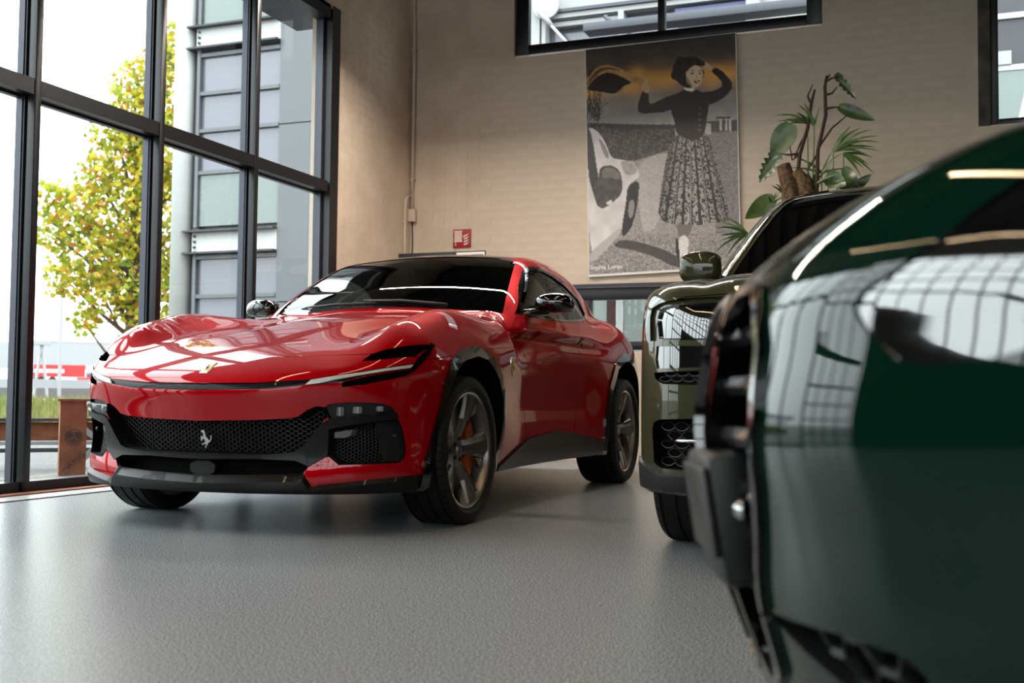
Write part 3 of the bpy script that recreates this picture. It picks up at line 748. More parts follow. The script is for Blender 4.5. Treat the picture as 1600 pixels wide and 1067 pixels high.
def red_F(x, y, z):
    a = np.abs(y)
    xs = x + .36 * rNp(np.minimum(a, 1.0))
    T = rTc(xs) - .022 * (a / .8) ** 2 * sstep(x, -1.6, -.6)
    T = T + .118 * gau(a, .78, .17) * sstep(x, .72, .30) * sstep(x, -.80, .05)
    T = T - .022 * gau(a, .46, .16) * sstep(x, .35, -.2) * sstep(x, -1.2, -.8)
    T = T + .05 * gau(a, .86, .2) * gau(x, -3.0, .6)
    W = rWm(x) - .10 * np.maximum(z - .72, 0) ** 2 / .2 * .9
    W = W - .20 * np.maximum(.52 - z, 0) ** 2 * sstep(x, .1, -.5) * sstep(x, -3.0, -2.3)
    W = W - .030 * gau(z, .60, .17) * sstep(x, -.45, -.9) * sstep(x, -2.6, -2.0)
    W = W + .016 * gau(z, .90, .07) * sstep(x, -.85, -1.4) * sstep(x, -2.9, -2.3)
    # hollow behind the front wheel, sharp at its front edge
    W = W - .075 * gau(z, .99, .115) * sstep(x, -.72, -.86) * sstep(x, -1.65, -.95)
    N = rNz(z - .10 * a ** 2) - rNp(a)
    f = smax(z - T, a - W, .20)
    f = smax(f, x - N, .045 + .16 * sstep(a, .6, .95))
    f = smax(f, .20 + .03 * sstep(x, .3, -.2) - z, .03)
    f = smax(f, -4.05 - x, .2)
    G = rGc(x + .02 * a ** 2) - (.045 + .045 * sstep(x, -1.8, -3.2)) * (a / .68) ** 2
    wg = rGw(x) - .50 * (z - 1.15) - .10 * np.maximum(z - 1.15, 0) ** 2
    g = smax(z - G, a - wg, .11)
    g = smax(g, 1.0 - z, .05)
    return smin(f, g, .045)
RED_FEATS = {
    'strip': ('front', [[0.0, 0.683], [0.301, 0.687], [0.531, 0.702], [0.746, 0.744], [0.9, 0.783], [0.897, 0.759], [0.752, 0.721], [0.674, 0.692], [0.586, 0.681], [0.522, 0.676], [0.367, 0.658], [0.0, 0.65]]),
    'daytime_light': ('front', [[0.527, 0.679], [0.549, 0.7], [0.748, 0.738], [0.9, 0.777], [0.895, 0.762], [0.751, 0.727], [0.585, 0.687]]),
    'lower_slot': ('front', [[0.674, 0.691], [0.753, 0.717], [0.896, 0.756], [0.884, 0.723], [0.834, 0.705], [0.757, 0.682], [0.677, 0.67]]),
    'upper_slot': ('front', [[0.714, 0.791], [0.736, 0.823], [0.795, 0.849], [0.871, 0.87], [0.913, 0.878], [0.918, 0.856], [0.898, 0.817], [0.814, 0.801], [0.754, 0.792]]),
    'lamp_trim': ('front', [[0.916, 0.881], [0.927, 0.871], [0.93, 0.822], [0.921, 0.787], [0.905, 0.747], [0.884, 0.723], [0.896, 0.756], [0.905, 0.802], [0.918, 0.856], [0.913, 0.878]]),
    'grille': ('front', [[0.0, 0.511], [0.295, 0.519], [0.449, 0.529], [0.485, 0.537], [0.529, 0.568], [0.566, 0.584], [0.594, 0.581], [0.611, 0.541], [0.581, 0.506], [0.53, 0.442], [0.483, 0.387], [0.445, 0.375], [0.287, 0.362], [0.0, 0.361]]),
    'blade': ('front', [[0.0, 0.361], [0.287, 0.362], [0.445, 0.375], [0.483, 0.387], [0.53, 0.442], [0.581, 0.506], [0.613, 0.525], [0.728, 0.536], [0.859, 0.557], [0.862, 0.53], [0.726, 0.508], [0.611, 0.483], [0.606, 0.426], [0.603, 0.363], [0.527, 0.314], [0.469, 0.339], [0.287, 0.344], [0.0, 0.336]]),
    'lower_intake': ('front', [[0.0, 0.336], [0.287, 0.344], [0.469, 0.339], [0.527, 0.314], [0.508, 0.283], [0.486, 0.268], [0.296, 0.259], [0.0, 0.251]]),
    'corner_intake': ('front', [[0.611, 0.483], [0.726, 0.508], [0.862, 0.53], [0.873, 0.501], [0.879, 0.457], [0.886, 0.381], [0.883, 0.344], [0.87, 0.331], [0.814, 0.326], [0.651, 0.322], [0.603, 0.363], [0.606, 0.426]]),
    'headlamp': ('front', [[0.594, 0.576], [0.623, 0.595], [0.708, 0.604], [0.815, 0.6], [0.846, 0.584], [0.859, 0.557], [0.728, 0.536], [0.613, 0.525]]),
    'splitter_top': ('front', [[0.0, 0.251], [0.296, 0.259], [0.486, 0.268], [0.508, 0.283], [0.545, 0.223], [0.567, 0.232], [0.793, 0.26], [0.93, 0.274], [0.955, 0.269]]),
    'hood_seam': ('front', [[0.0, 0.803], [0.247, 0.806], [0.468, 0.815], [0.641, 0.82], [0.729, 0.824]]),
    'seam_side': ('side', [[0.415, 0.803], [0.246, 0.824], [0.212, 0.829]]),
    'seam_back': ('side', [[-0.246, 0.877], [-0.486, 0.896], [-0.907, 0.925]]),
    'arch_outer': ('side', [[0.447, 0.276], [0.436, 0.343], [0.407, 0.404], [0.343, 0.592], [0.315, 0.707], [0.245, 0.8], [0.117, 0.857], [-0.07, 0.886], [-0.21, 0.872], [-0.324, 0.821], [-0.42, 0.759], [-0.494, 0.65], [-0.499, 0.53], [-0.449, 0.411], [-0.376, 0.322]]),
    'rear_arch_outer': ('side', [[-2.413, 0.281], [-2.439, 0.334], [-2.452, 0.495], [-2.535, 0.725], [-2.69, 0.893], [-2.936, 0.958]]),
    'sill': ('side', [[-0.407, 0.259], [-0.628, 0.313], [-0.955, 0.39], [-1.536, 0.424], [-1.868, 0.398], [-2.439, 0.334]]),
    'door': ('side', [[-1.002, 1.099], [-0.934, 1.042], [-1.019, 0.964], [-1.006, 0.892], [-0.965, 0.708], [-0.956, 0.397], [-1.538, 0.431], [-1.869, 0.406], [-1.99, 0.637], [-1.939, 0.869], [-1.946, 1.061], [-2.1, 1.139], [-1.759, 1.113], [-1.35, 1.099]]),
    'glass': ('side', [[-1.028, 1.128], [-1.28, 1.301], [-1.475, 1.409], [-1.608, 1.45], [-1.806, 1.458], [-2.02, 1.435], [-2.238, 1.39], [-2.438, 1.314], [-2.419, 1.215], [-2.197, 1.168], [-1.789, 1.133], [-1.375, 1.12]]),
}
def groove(B, L3, w=.002):
    """thin closed band in skin coordinates around a polyline on the surface"""
    q = B.to2(dens(L3, .03, False)); t = np.gradient(q, axis=0); t /= np.linalg.norm(t, axis=1)[:, None]; n = np.c_[-t[:, 1], t[:, 0]]
    if abs(q[0, 0]) < 1e-6: n[0] = (0, np.sign(n[0, 1]) or 1)
    return np.vstack([q + n * w, (q - n * w)[::-1]])


def hexmesh(name, B, poly, depth, r, m, parent, bar=.0012, sides=(1,), keep=None, back=.004, ry=1.0):
    """honeycomb of thin bars filling a front-view polygon, set behind the skin by depth"""
    P = np.array(poly); V, F = [], []; dx = 1.5 * r; dz = math.sqrt(3) * r * ry; edges = set(); cen = []
    for i in range(int((P[:, 0].max() - P[:, 0].min()) / dx) + 3):
        for j in range(int((P[:, 1].max() - P[:, 1].min()) / dz) + 3):
            cy = P[:, 0].min() + (i - .5) * dx; cz = P[:, 1].min() + (j - .5 + .5 * (i % 2)) * dz
            c = [(round(cy + r * math.cos(k * math.pi / 3), 5), round(cz + r * ry * math.sin(k * math.pi / 3), 5)) for k in range(6)]
            for k in range(6):
                a, b = c[k], c[(k + 1) % 6]
                edges.add((min(a, b), max(a, b)))
    E = np.array(sorted(edges)); ok = pip(P, E[:, 0]) & pip(P, E[:, 1]); E = E[ok]
    X0 = B.front(E[:, 0])[:, 0] - depth; X1 = B.front(E[:, 1])[:, 0] - depth
    for (a, b), xa, xb in zip(E, X0, X1):
        if np.isnan(xa) or np.isnan(xb): continue
        t = b - a; t /= np.linalg.norm(t); n = np.array([-t[1], t[0]]) * bar
        for sg in ((1, -1) if len(sides) > 1 else (1,)):
            o = len(V)
            V += [(xa, sg * (a + n)[0], (a + n)[1]), (xb, sg * (b + n)[0], (b + n)[1]), (xb, sg * (b - n)[0], (b - n)[1]), (xa, sg * (a - n)[0], (a - n)[1]),
                  (xa - back, sg * (a + n)[0], (a + n)[1]), (xb - back, sg * (b + n)[0], (b + n)[1]), (xb - back, sg * (b - n)[0], (b - n)[1]), (xa - back, sg * (a - n)[0], (a - n)[1])]
            F += [(o, o + 1, o + 2, o + 3), (o, o + 4, o + 5, o + 1), (o + 3, o + 2, o + 6, o + 7)]
    o = link(name, mesh(name, V, F), m, parent); o['kind'] = 'stuff'
    return o


HORSE = [(.10, .97), (.22, 1.0), (.30, .95), (.36, .84), (.40, .70), (.47, .60), (.60, .50), (.72, .40), (.76, .44), (.80, .58), (.78, .68), (.86, .70), (.90, .58), (.86, .42), (.76, .32), (.64, .28),
         (.60, .18), (.50, .08), (.44, .0), (.36, .0), (.42, .08), (.50, .17), (.47, .22), (.30, .20), (.14, .16), (.10, .21), (.28, .27), (.42, .33), (.36, .42), (.26, .50), (.16, .46), (.10, .36), (.03, .40), (.06, .52),
         (.0, .58), (.04, .66), (.14, .62), (.24, .62), (.20, .74), (.18, .84), (.06, .86), (.02, .90)]


def wheel_parts(root, R, rim, wdt, cal):
    """road wheel about the y axis, outer face towards +y: tyre, rim, spokes, hub, brake disc and caliper"""
    h = wdt / 2; rb = rim
    prof = [(rb, -h * .80), (rb + .012, -h * .95), (R - .055, -h), (R - .022, -h * .97), (R - .006, -h * .86)]
    ng = 4
    for k in range(ng):
        c = -h * .72 + (2 * h * .72) * k / (ng - 1) * 1.0; g = .0045
        prof += [(R, c - g - .002), (R - .009, c - g), (R - .009, c + g), (R, c + g + .002)]
    prof += [(R - .006, h * .86), (R - .022, h * .97), (R - .055, h), (rb + .012, h * .95), (rb, h * .80)]
    t = MB().lathe(prof, 96, 1).build('tyre', RUB, root, auto=35)
    # shoulder sipes
    sp = MB()
    for k in range(60):
        a = 2 * math.pi * k / 60
        for sg in (-1, 1):
            u0, u1 = (h * .78, h * .93); r0, r1 = R + .0005, R - .011
            ca, sa = math.cos(a), math.sin(a); cb, sb = math.cos(a + .014), math.sin(a + .014)
            sp.add([(r0 * ca, sg * u0, r0 * sa), (r1 * ca, sg * u1, r1 * sa), (r1 * cb, sg * u1, r1 * sb), (r0 * cb, sg * u0, r0 * sb)], [(0, 1, 2, 3)])
    sp.build('tread_sipes', DARK, t)['kind'] = 'stuff'
    d = h * .78
    MB().lathe([(rb + .004, d + .006), (rb - .006, d + .012), (rb - .016, d + .006), (rb - .030, d - .035), (rb - .034, -d), (rb, -d), (rb + .002, d)], 96, 1, closed=True).build('rim_barrel', GUN, root, auto=35)
    MB().lathe([(rb + .005, d + .004), (rb - .004, d + .013), (rb - .013, d + .010), (rb - .010, d + .002)], 96, 1, closed=True).build('rim_lip', SILV, root, auto=60)
    yo = d - .004
    for k in range(5):
        a0 = math.radians(90 + 72 * k + 14)

        def pt(r, s_, y): return (r * math.cos(a0) - s_ * math.sin(a0), y, r * math.sin(a0) + s_ * math.cos(a0))
        # one broad tapering arm, hub to rim, with a raised spine
        prof_ = [(.055, .040, -.052), (.11, .036, -.036), (.18, .046, -.018), (rb - .05, .060, -.004), (rb - .008, .074, .002)]
        V, F = [], []
        for r, w_, dy in prof_:
            y1 = yo + dy; V += [pt(r, -w_, y1 - .012), pt(r, -w_ * .35, y1 + .004), pt(r, w_ * .45, y1 + .006), pt(r, w_, y1 - .014), pt(r, w_ * .8, y1 - .06), pt(r, -w_ * .8, y1 - .06)]
        for i in range(len(prof_) - 1):
            for j in range(6): F.append((i * 6 + j, i * 6 + (j + 1) % 6, (i + 1) * 6 + (j + 1) % 6, (i + 1) * 6 + j))
        F += [(5, 4, 3, 2, 1, 0), tuple(len(V) - 6 + q for q in range(6))]
        s_ = MB().add(V, F).build('spoke', GUN, root, auto=18)
        for sg in (-1, 1):     # machined facets along both edges
            f = [pt(.15, sg * .046, yo - .036), pt(rb - .012, sg * .080, yo - .008), pt(rb - .012, sg * .066, yo + .0035), pt(.15, sg * .034, yo - .016)]; b = [(x, y - .02, z) for x, y, z in f]
            MB().add(f + b, [(0, 1, 2, 3), (7, 6, 5, 4), (0, 4, 5, 1), (1, 5, 6, 2), (2, 6, 7, 3), (3, 7, 4, 0)]).build('machined_facet', SILV, s_, auto=30)
        # turbine blade that fans from the arm along the rim
        q = [(rb - .012, .076), (rb - .020, .150), (rb - .075, .118), (rb - .115, .062)]
        f = [pt(r * .985 if i == 1 else r, v, yo - .006 - .006 * i) for i, (r, v) in enumerate(q)]; b = [(x, y - .014, z) for x, y, z in f]; n = 4
        MB().add(f + b, [(0, 1, 2, 3), (7, 6, 5, 4)] + [(i, n + i, n + (i + 1) % n, (i + 1) % n) for i in range(n)]).build('turbine_blade', SILV, s_, auto=30)
    hub = MB().lathe([(0, yo - .030), (.030, yo - .032), (.034, yo - .040), (.075, yo - .052), (.080, yo - .10), (0, yo - .10)], 40, 1).build('hub', GUN, root, auto=35)
    lb = MB()
    for k in range(5):
        a = 2 * math.pi * k / 5 + .5; lb.lathe([(0, yo - .036), (.009, yo - .036), (.010, yo - .055)], 8, 1, c=(.054 * math.cos(a), 0, .054 * math.sin(a)))
    lb.build('wheel_bolts', PLAS, hub)
    MB().lathe([(.07, -.02), (.20, -.02), (.20, .014), (.07, .014)], 48, 1, closed=True).build('brake_disc', SILV, root, auto=35)
    if cal:
        c = MB()
        arc = [math.radians(a) for a in range(-40, 41, 8)]
        V, F = [], []
        for a in arc:
            for r, y in ((.14, .045), (.225, .045), (.225, -.05), (.14, -.05)): V.append((-r * math.cos(a), y, r * math.sin(a)))
        for i in range(len(arc) - 1):
            for j in range(4): F.append((i * 4 + j, i * 4 + (j + 1) % 4, i * 4 + 4 + (j + 1) % 4, i * 4 + 4 + j))
        F += [(0, 1, 2, 3), tuple(len(V) - 1 - q for q in range(4))]
        c.add(V, F).build('brake_caliper', cal, root, auto=30)


def wheel(name, car, loc, R, rim, wdt, cal, side, steer=0):
    root = bpy.data.objects.new(name, None); COL.objects.link(root); root.parent = car; root.location = loc
    root.rotation_euler = (0, 0, (0 if side > 0 else math.pi) + steer)
    wheel_parts(root, R, rim, wdt, cal)
    return root


def copy_wheel(src, name, loc, rz, sc=(1, 1, 1)):
    r = src.copy(); r.name = name; COL.objects.link(r); r.location = loc; r.rotation_euler = (0, 0, rz); r.scale = sc
    for ch in list(src.children):
        c = ch.copy(); COL.objects.link(c); c.parent = r
        for g in ch.children:
            d = g.copy(); COL.objects.link(d); d.parent = c
    return r


def bottomsnap(B, xy):
    xy = np.atleast_2d(xy); return B.march(np.c_[xy, 0 * xy[:, 0]], [[0, 0, 1.]], -.3, .6, 40)


def arch_loop(B, xz, yin, zb=.250):
    """wheel opening: arc on the side, then in under the floor and back"""
    a = dens(xz, .03, False); S = B.side(a); x0, x1 = xz[0][0], xz[-1][0]
    ye = .97
    r = [(x1, y) for y in np.linspace(.92, yin, 10)] + [(x, yin) for x in np.linspace(x1, x0, 30)[1:-1]] + [(x0, y) for y in np.linspace(yin, .92, 10)]
    Bt = bottomsnap(B, r)
    L = np.vstack([S, Bt]); return L[~np.isnan(L).any(1)]


def build_red():
    car = thing('car', 'metallic red coupe with black roof and gloss black wheel arches', 'car', (-3.23042624, 5.15867367, 0), 0)
    car.rotation_euler = (0, 0, -math.pi / 2 + .0175404929)
    B = Skin(red_F, .25, .6, -3.9); FT = RED_FEATS; rg = {}

    def L(n, step=.02):
        pr, p = FT[n]; q = dens(p, step); P = getattr(B, pr)(q)
        P[np.abs(q[:, 0]) < 1e-6, 1] = 0 if pr == 'front' else P[np.abs(q[:, 0]) < 1e-6, 1]
        return P[~np.isnan(P).any(1)]
    ao = FT['arch_outer'][1]
    ao = [(.452, .245)] + ao + [(-.37, .245)]; ai = [(-.02 + (x + .02) * .885, .36 + (z - .36) * .90) for x, z in ao]; ai[0] = (.40, .245); ai[-1] = (-.36, .245)
    ro = [(-2.40, .245)] + FT['rear_arch_outer'][1] + [(-3.05, .965), (-3.25, .93), (-3.42, .84), (-3.53, .70), (-3.57, .55), (-3.55, .40), (-3.5, .245)]
    ri = [(-3.02 + (x + 3.02) * .875, .38 + (z - .38) * .89) for x, z in ro]; ri[0] = (-2.50, .245); ri[-1] = (-3.46, .245)
    rg['front_arch'] = arch_loop(B, ai, .52); rg['rear_arch'] = arch_loop(B, ri, .52)
    rg['front_cladding'] = arch_loop(B, ao, .50); rg['rear_cladding'] = arch_loop(B, ro, .50)
    for n in ('daytime_light', 'lower_slot', 'upper_slot', 'lamp_trim', 'strip', 'headlamp', 'grille', 'corner_intake', 'blade', 'lower_intake'): rg[n] = L(n, .012)
    st = FT['splitter_top'][1]; q = dens(st + [(.99, .225), (.9, .215), (.6, .212), (0, .210)], .02); P = B.front(q); P[np.abs(q[:, 0]) < 1e-6, 1] = 0; rg['splitter'] = P[~np.isnan(P).any(1)]
    sl = FT['sill'][1]; q = dens(sl + [(-2.42, .245), (-.39, .245)], .02); rg['sill'] = B.side(q)
    P = np.vstack([B.front(dens(FT['hood_seam'][1], .03, False)), B.side(dens(FT['seam_side'][1], .03, False))]); P[0, 1] = 0
    rg['seam_front'] = groove(B, P)
    S2 = B.side(dens(FT['seam_back'][1], .03, False)); rg['seam_rear'] = groove(B, S2)
    d3 = B.side(dens(FT['door'][1] + FT['door'][1][:1], .03, False)); rg['door_gap'] = groove(B, d3, .0018)
    rg['side_glass'] = L('glass')
    gl = np.array(FT['glass'][1]); cg = gl.mean(0); og = []
    for i in range(len(gl)):
        e = gl[(i + 1) % len(gl)] - gl[i - 1]; n = np.array([e[1], -e[0]]) / np.linalg.norm(e); n *= np.sign(n @ (gl[i] - cg)) or 1
        og.append(gl[i] + n * (.006, .007, .012, .020, .028, .030, .030, .030, .026, .014, .010, .008)[i])
    P = B.side(dens(og, .02)); rg['window_surround'] = P[~np.isnan(P).any(1)]
    rg['windscreen'] = B.top(dens([(-.965, 0), (-.968, .40), (-.972, .70), (-.982, .775), (-1.05, .762), (-1.195, .727), (-1.36, .687), (-1.554, .640), (-1.62, .60), (-1.65, .5), (-1.64, .2), (-1.635, 0)], .02)); rg['windscreen'][0, 1] = 0
    rg['roof_panel'] = B.top(dens([(-1.635, 0), (-1.64, .2), (-1.65, .5), (-1.67, .585), (-1.80, .60), (-2.2, .62), (-2.8, .585), (-3.2, .50), (-3.25, 0)], .03))
    for k in ('windscreen', 'roof_panel'):
        P = rg[k]; P[np.abs(P[:, 1]) < 1e-6, 1] = 0
    P = np.vstack([B.front(dens(FT['hood_seam'][1], .03, False)), B.side(dens(FT['seam_side'][1] + [(.0, .80), (-.244, .877)], .03, False)), S2,
                   B.side(dens([(-1.006, .905), (-1.017, .964), (-1.011, 1.047), (-1.03, 1.09)], .03, False)), B.top(dens([(-1.0, .79), (-.982, .775), (-.972, .70), (-.968, .4), (-.965, 0)], .03, False))])
    P[0, 1] = 0; P[-1, 1] = 0; rg['hood'] = P[~np.isnan(P).any(1)]
    dd = B.side(dens(FT['door'][1], .02)); rg['door'] = dd[~np.isnan(dd).any(1)]
    rings = list(np.arange(0, B.r0, .016)) + list(np.arange(B.r0, B.r0 + 4.15, .028))
    pn = Panels(B, rg, rings, .022)
    build_red.pn = pn
    und = lambda c, n: 2 if n[2] < -.55 else 0
    pn.make('body_shell', ['body'], [RED, RED, DARK], car, mi=und)
    pn.make('bonnet', ['hood'], RED, car)
    for s_ in (1, -1):
        pn.make('door', ['door'], RED, car, sides=(s_,))
        pn.make('door_gap', ['door_gap'], DARK, car, -.005, wall=DARK, sides=(s_,))
    pn.make('bonnet_gap', ['seam_front', 'seam_rear'], DARK, car, -.005, wall=DARK)
    for n, nm in (('front_cladding', 'front_arch_cladding'), ('rear_cladding', 'rear_arch_cladding')):
        for s_ in (1, -1): pn.make(nm, [n], BLK, car, .012, wall=BLK, sides=(s_,), wallback=-.004)
    for n in ('front_arch', 'rear_arch'):
        for s_ in (1, -1): pn.make('wheel_arch_liner', [n], DARK, car, .38, direction=(0, -1, 0), wall=DARK, sides=(s_,))
    for s_ in (1, -1):
        pn.make('sill_trim', ['sill'], STRIP, car, .014, wall=DARK, sides=(s_,), wallback=-.004)
        pn.make('headlamp_slot', ['lower_slot'], DARK, car, .05, direction=(-1, 0, 0), wall=BLK, sides=(s_,))
        pn.make('air_slot', ['upper_slot'], DARK, car, .06, direction=(-1, 0, -.25), wall=BLK, sides=(s_,))
        pn.make('daytime_light', ['daytime_light'], DRL, car, .005, wall=DRL, sides=(s_,), wallback=-.004)
        pn.make('lamp_trim', ['lamp_trim'], BLK, car, .008, wall=BLK, sides=(s_,), wallback=-.004)
        pn.make('headlamp_housing', ['headlamp'], PLAS, car, .028, direction=(-1, 0, 0), wall=BLK, sides=(s_,))
        pn.make('corner_intake', ['corner_intake'], DARK, car, .09, direction=(-1, 0, 0), wall=PLAS, sides=(s_,))
    pn.make('nose_strip', ['strip'], STRIP, car, -.006, wall=BLK)
    pn.make('grille_recess', ['grille'], DARK, car, .12, direction=(-1, 0, 0), wall=PLAS)
    pn.make('grille_frame', ['blade'], CARB, car, .012, wall=CARB, wallback=-.01)
    pn.make('lower_intake', ['lower_intake'], DARK, car, .10, direction=(-1, 0, 0), wall=BLK)
    pn.make('front_splitter', ['splitter'], CARB, car, .03, direction=(.7, 0, -.7), wall=CARB, wallback=-.02)
    pn.make('windscreen', ['windscreen'], SCREEN, car, -.004, wall=BLK)
    pn.make('roof_panel', ['roof_panel'], BLK, car, -.001)
    for s_ in (1, -1):
        pn.make('side_window', ['side_glass'], SIDEG, car, -.006, wall=BLK, sides=(s_,))
        pn.make('window_surround', ['window_surround'], BLK, car, .003, wall=BLK, sides=(s_,), wallback=-.004)
    # honeycomb meshes
    g = FT['grille'][1]
    gm = hexmesh('grille_mesh', B, [(-y, z) for y, z in g[::-1]] + g, .082, .0125, PLAS2, car)
    ci = FT['corner_intake'][1]
    for s_ in (1, -1):
        cm = hexmesh('intake_mesh', B, [(y * s_, z) for y, z in ci], .06, .009, PLAS2, car)
    # headlamp modules and lens
    for s_ in (1, -1):
        for y0, y1, z0, z1, dx in ((.632, .668, .540, .582, 0), (.676, .748, .552, .584, -.0), (.757, .832, .562, .587, 0)):
            c = B.front([((y0 + y1) / 2, (z0 + z1) / 2)])[0]
            mb = MB(); X = c[0] - .024; mb.box((X - .01, min(s_ * y0, s_ * y1), z0), (X + .012, max(s_ * y0, s_ * y1), z1), .004)
            ob = mb.build('lamp_module', LENSG, car, auto=30); piv = Vector((X, s_ * (y0 + y1) / 2, 0))
            a = -s_ * (.55 if y0 < .7 else .75 if y0 < .78 else .9)
            ob.matrix_local = Matrix.Translation(piv) @ Matrix.Rotation(a, 4, 'Z') @ Matrix.Translation(-piv)
        fp = [(.632, .468), (.694, .480), (.685, .452), (.668, .443), (.632, .443)]
        X = B.front([(.66, .46)])[0][0] - .012
        MB().prism(fp, lambda y, z: (X - (y - .66) * .9, s_ * y, z), lambda y, z: (X - .05 - (y - .66) * .9, s_ * y, z)).build('fog_lamp', LENSG, car, auto=30)
        # intake divider with parking sensor
        X = B.front([(.82, .42)])[0][0] - .045
        MB().prism([(.775, .512), (.862, .523), (.862, .335), (.80, .335)], lambda y, z: (X - (y - .82) * 1.4, s_ * y, z), lambda y, z: (X - .04 - (y - .82) * 1.4, s_ * y, z)).build('intake_divider', PLAS, car, auto=30)
        V = Matrix.Translation((X + .004 - (.832 - .82) * 1.4, s_ * .832, .452)) @ Matrix.Rotation(-s_ * .95, 4, 'Z')
        ps = MB().lathe([(0, .004), (.009, .003), (.0115, -.002), (.0115, -.012)], 20, 0).build('parking_sensor', PLAS, car, auto=40); ps.matrix_local = V
    # radar plate in the lower intake
    X = B.front([(0, .30)])[0][0]
    MB().prism(smooth_poly([(-.07, .328), (.07, .328), (.064, .262), (-.064, .262)], 1), lambda y, z: (X - .025, y, z), lambda y, z: (X - .06, y, z)).build('radar_cover', RUB, car, auto=30)
    # prancing emblem
    c = B.front([(0, .425)])[0]; H = .084
    pts, T = fill2d(HORSE)
    V = [(c[0] - .050, -(-(u - .45) * H * .82), .385 + v * H) for u, v in pts]; n = len(V); V += [(x - .008, y, z) for x, y, z in V]
    hp = HORSE; o = len(V)
    F = [tuple(t) for t in T] + [tuple(n + i for i in t[::-1]) for t in T]; V += [(c[0] - .050, (u - .45) * H * .82, .385 + v * H) for u, v in hp] + [(c[0] - .058, (u - .45) * H * .82, .385 + v * H) for u, v in hp]
    F += [(o + i, o + (i + 1) % len(hp), o + len(hp) + (i + 1) % len(hp), o + len(hp) + i) for i in range(len(hp))]
    MB().add(V, F).build('grille_emblem', SILV, car, label='chrome prancing horse on the black mesh')
    # nose badge
    bp = [(-.021, .728), (.021, .728), (.021, .778), (-.021, .778)]

    def on(y, z, d): q = B.front([(y, z)])[0]; nn = B.normal(q)[0]; return tuple(q + nn * d)
    bb = MB().prism(bp, lambda y, z: on(y, z, .003), lambda y, z: on(y, z, -.004)).build('nose_badge', CHROME, car, label='small yellow badge in a chrome frame')
    MB().prism([(y * .82, .753 + (z - .753) * .86) for y, z in bp], lambda y, z: on(y, z, .0045), lambda y, z: on(y, z, .001)).build('badge_face', YEL, bb)
    ph, TH = fill2d(HORSE)
    MB().add([on((u - .45) * .026, .737 + v * .03, .0058) for u, v in ph], [tuple(t) for t in TH]).build('badge_horse', DARK, bb)
    # wing shields
    sh = smooth_poly([(-.034, .05), (0, .056), (.034, .05), (.036, .01), (.024, -.03), (0, -.06), (-.024, -.03), (-.036, .01)], 1)
    for s_ in (1, -1):
        def so(u, v, d): q = B.side([(-.663 + u, .80 + v)])[0]; nn = B.normal(q)[0]; q = q + nn * d; return (q[0], s_ * q[1], q[2])
        sb = MB().prism([(u * 1.0, v) for u, v in sh], lambda u, v: so(u, v, .003), lambda u, v: so(u, v, -.004)).build('wing_shield', CHROME, car, label='yellow shield badge behind the front wheel')
        MB().prism([(u * .86, v * .9) for u, v in sh], lambda u, v: so(u, v, .0045), lambda u, v: so(u, v, 0)).build('shield_face', YEL, sb)
        MB().add([so(-(u - .45) * .040, (v - .55) * .062, .0058) for u, v in ph], [tuple(t) for t in TH]).build('shield_horse', DARK, sb)
    # mirrors
    for s_ in (1, -1):
        V, F = [], []; nu, nv = 20, 14
        for i in range(nv + 1):
            t = i / nv; ph_ = math.pi * t
            for k in range(nu):
                th = 2 * math.pi * k / nu
                cx, cz = math.cos(th), math.sin(th); e = lambda c, p: math.copysign(abs(c) ** p, c)
                r = math.sin(ph_) ** .55
                y = -math.cos(ph_) * .115
                V.append((-1.22 - .03 * t + e(cx, .8) * .075 * r * (1.25 if cx > 0 else .55), s_ * (1.02 + y), 1.190 + .012 * math.sin(ph_) + e(cz, .8) * .062 * r * (1 if cz > 0 else 1.0)))
        for i in range(nv):
            for k in range(nu): F.append((i * nu + k, i * nu + (k + 1) % nu, (i + 1) * nu + (k + 1) % nu, (i + 1) * nu + k))
        mr = MB().add(V, F).build('door_mirror', BLK, car, smooth=True)
        MB().add([(-1.29, s_ * .94, 1.145), (-1.30, s_ * 1.10, 1.15), (-1.30, s_ * 1.10, 1.235), (-1.29, s_ * .94, 1.235)], [(0, 1, 2, 3)]).build('mirror_glass', CHROME, mr)
        MB().tube([(-1.10, s_ * .80, 1.12), (-1.16, s_ * .90, 1.137), (-1.22, s_ * .97, 1.155)], [.030, .026, .034], 12).build('mirror_arm', BLK, mr, smooth=True)
    # wipers
    for p in ([(-.985, .42, 0), (-1.0, .10, 0), (-1.005, -.15, 0)], [(-.98, -.05, 0), (-.995, -.35, 0), (-1.0, -.55, 0)]):
        q = [B.top([(x, abs(y))])[0] for x, y, _ in p]; q = [(a[0] + .01, y[1], a[2] + .012) for a, y in zip(q, p)]
        MB().tube(q, [.011, .008, .006], 8).build('wiper', PLAS, car, smooth=True)
    # cabin
    lin = pn.make('cabin_lining', [r for r in ('body', 'hood', 'roof_panel', 'window_surround', 'door')], CABIN, car, -.035, sel=lambda c, n: (c[:, 0] < -1.0) & (n[:, 2] > -.5))
    MB().box((-1.62, -.70, .80), (-1.02, .70, 1.06), .06).build('dashboard', CABIN, car, auto=40)
    MB().box((-3.4, -.86, .30), (-.9, .86, .36)).build('cabin_floor', CABIN, car)
    for s_ in (1, -1):
        mb = MB().box((-2.18, s_ * .37 - .23, .42), (-1.62, s_ * .37 + .23, .62), .05)
        st_ = mb.build('seat', CABIN, car, auto=40)
        bk = MB().box((-.09, -.23, 0), (.09, .23, .62), .07).build('seat_back', CABIN, st_, auto=40); bk.matrix_local = Matrix.Translation((-2.16, s_ * .37, .58)) @ Matrix.Rotation(-.30, 4, 'Y')
        hd = MB().box((-.05, -.13, .62), (.06, .13, .80), .05).build('head_rest', CABIN, st_, auto=40); hd.matrix_local = bk.matrix_local
    V = []
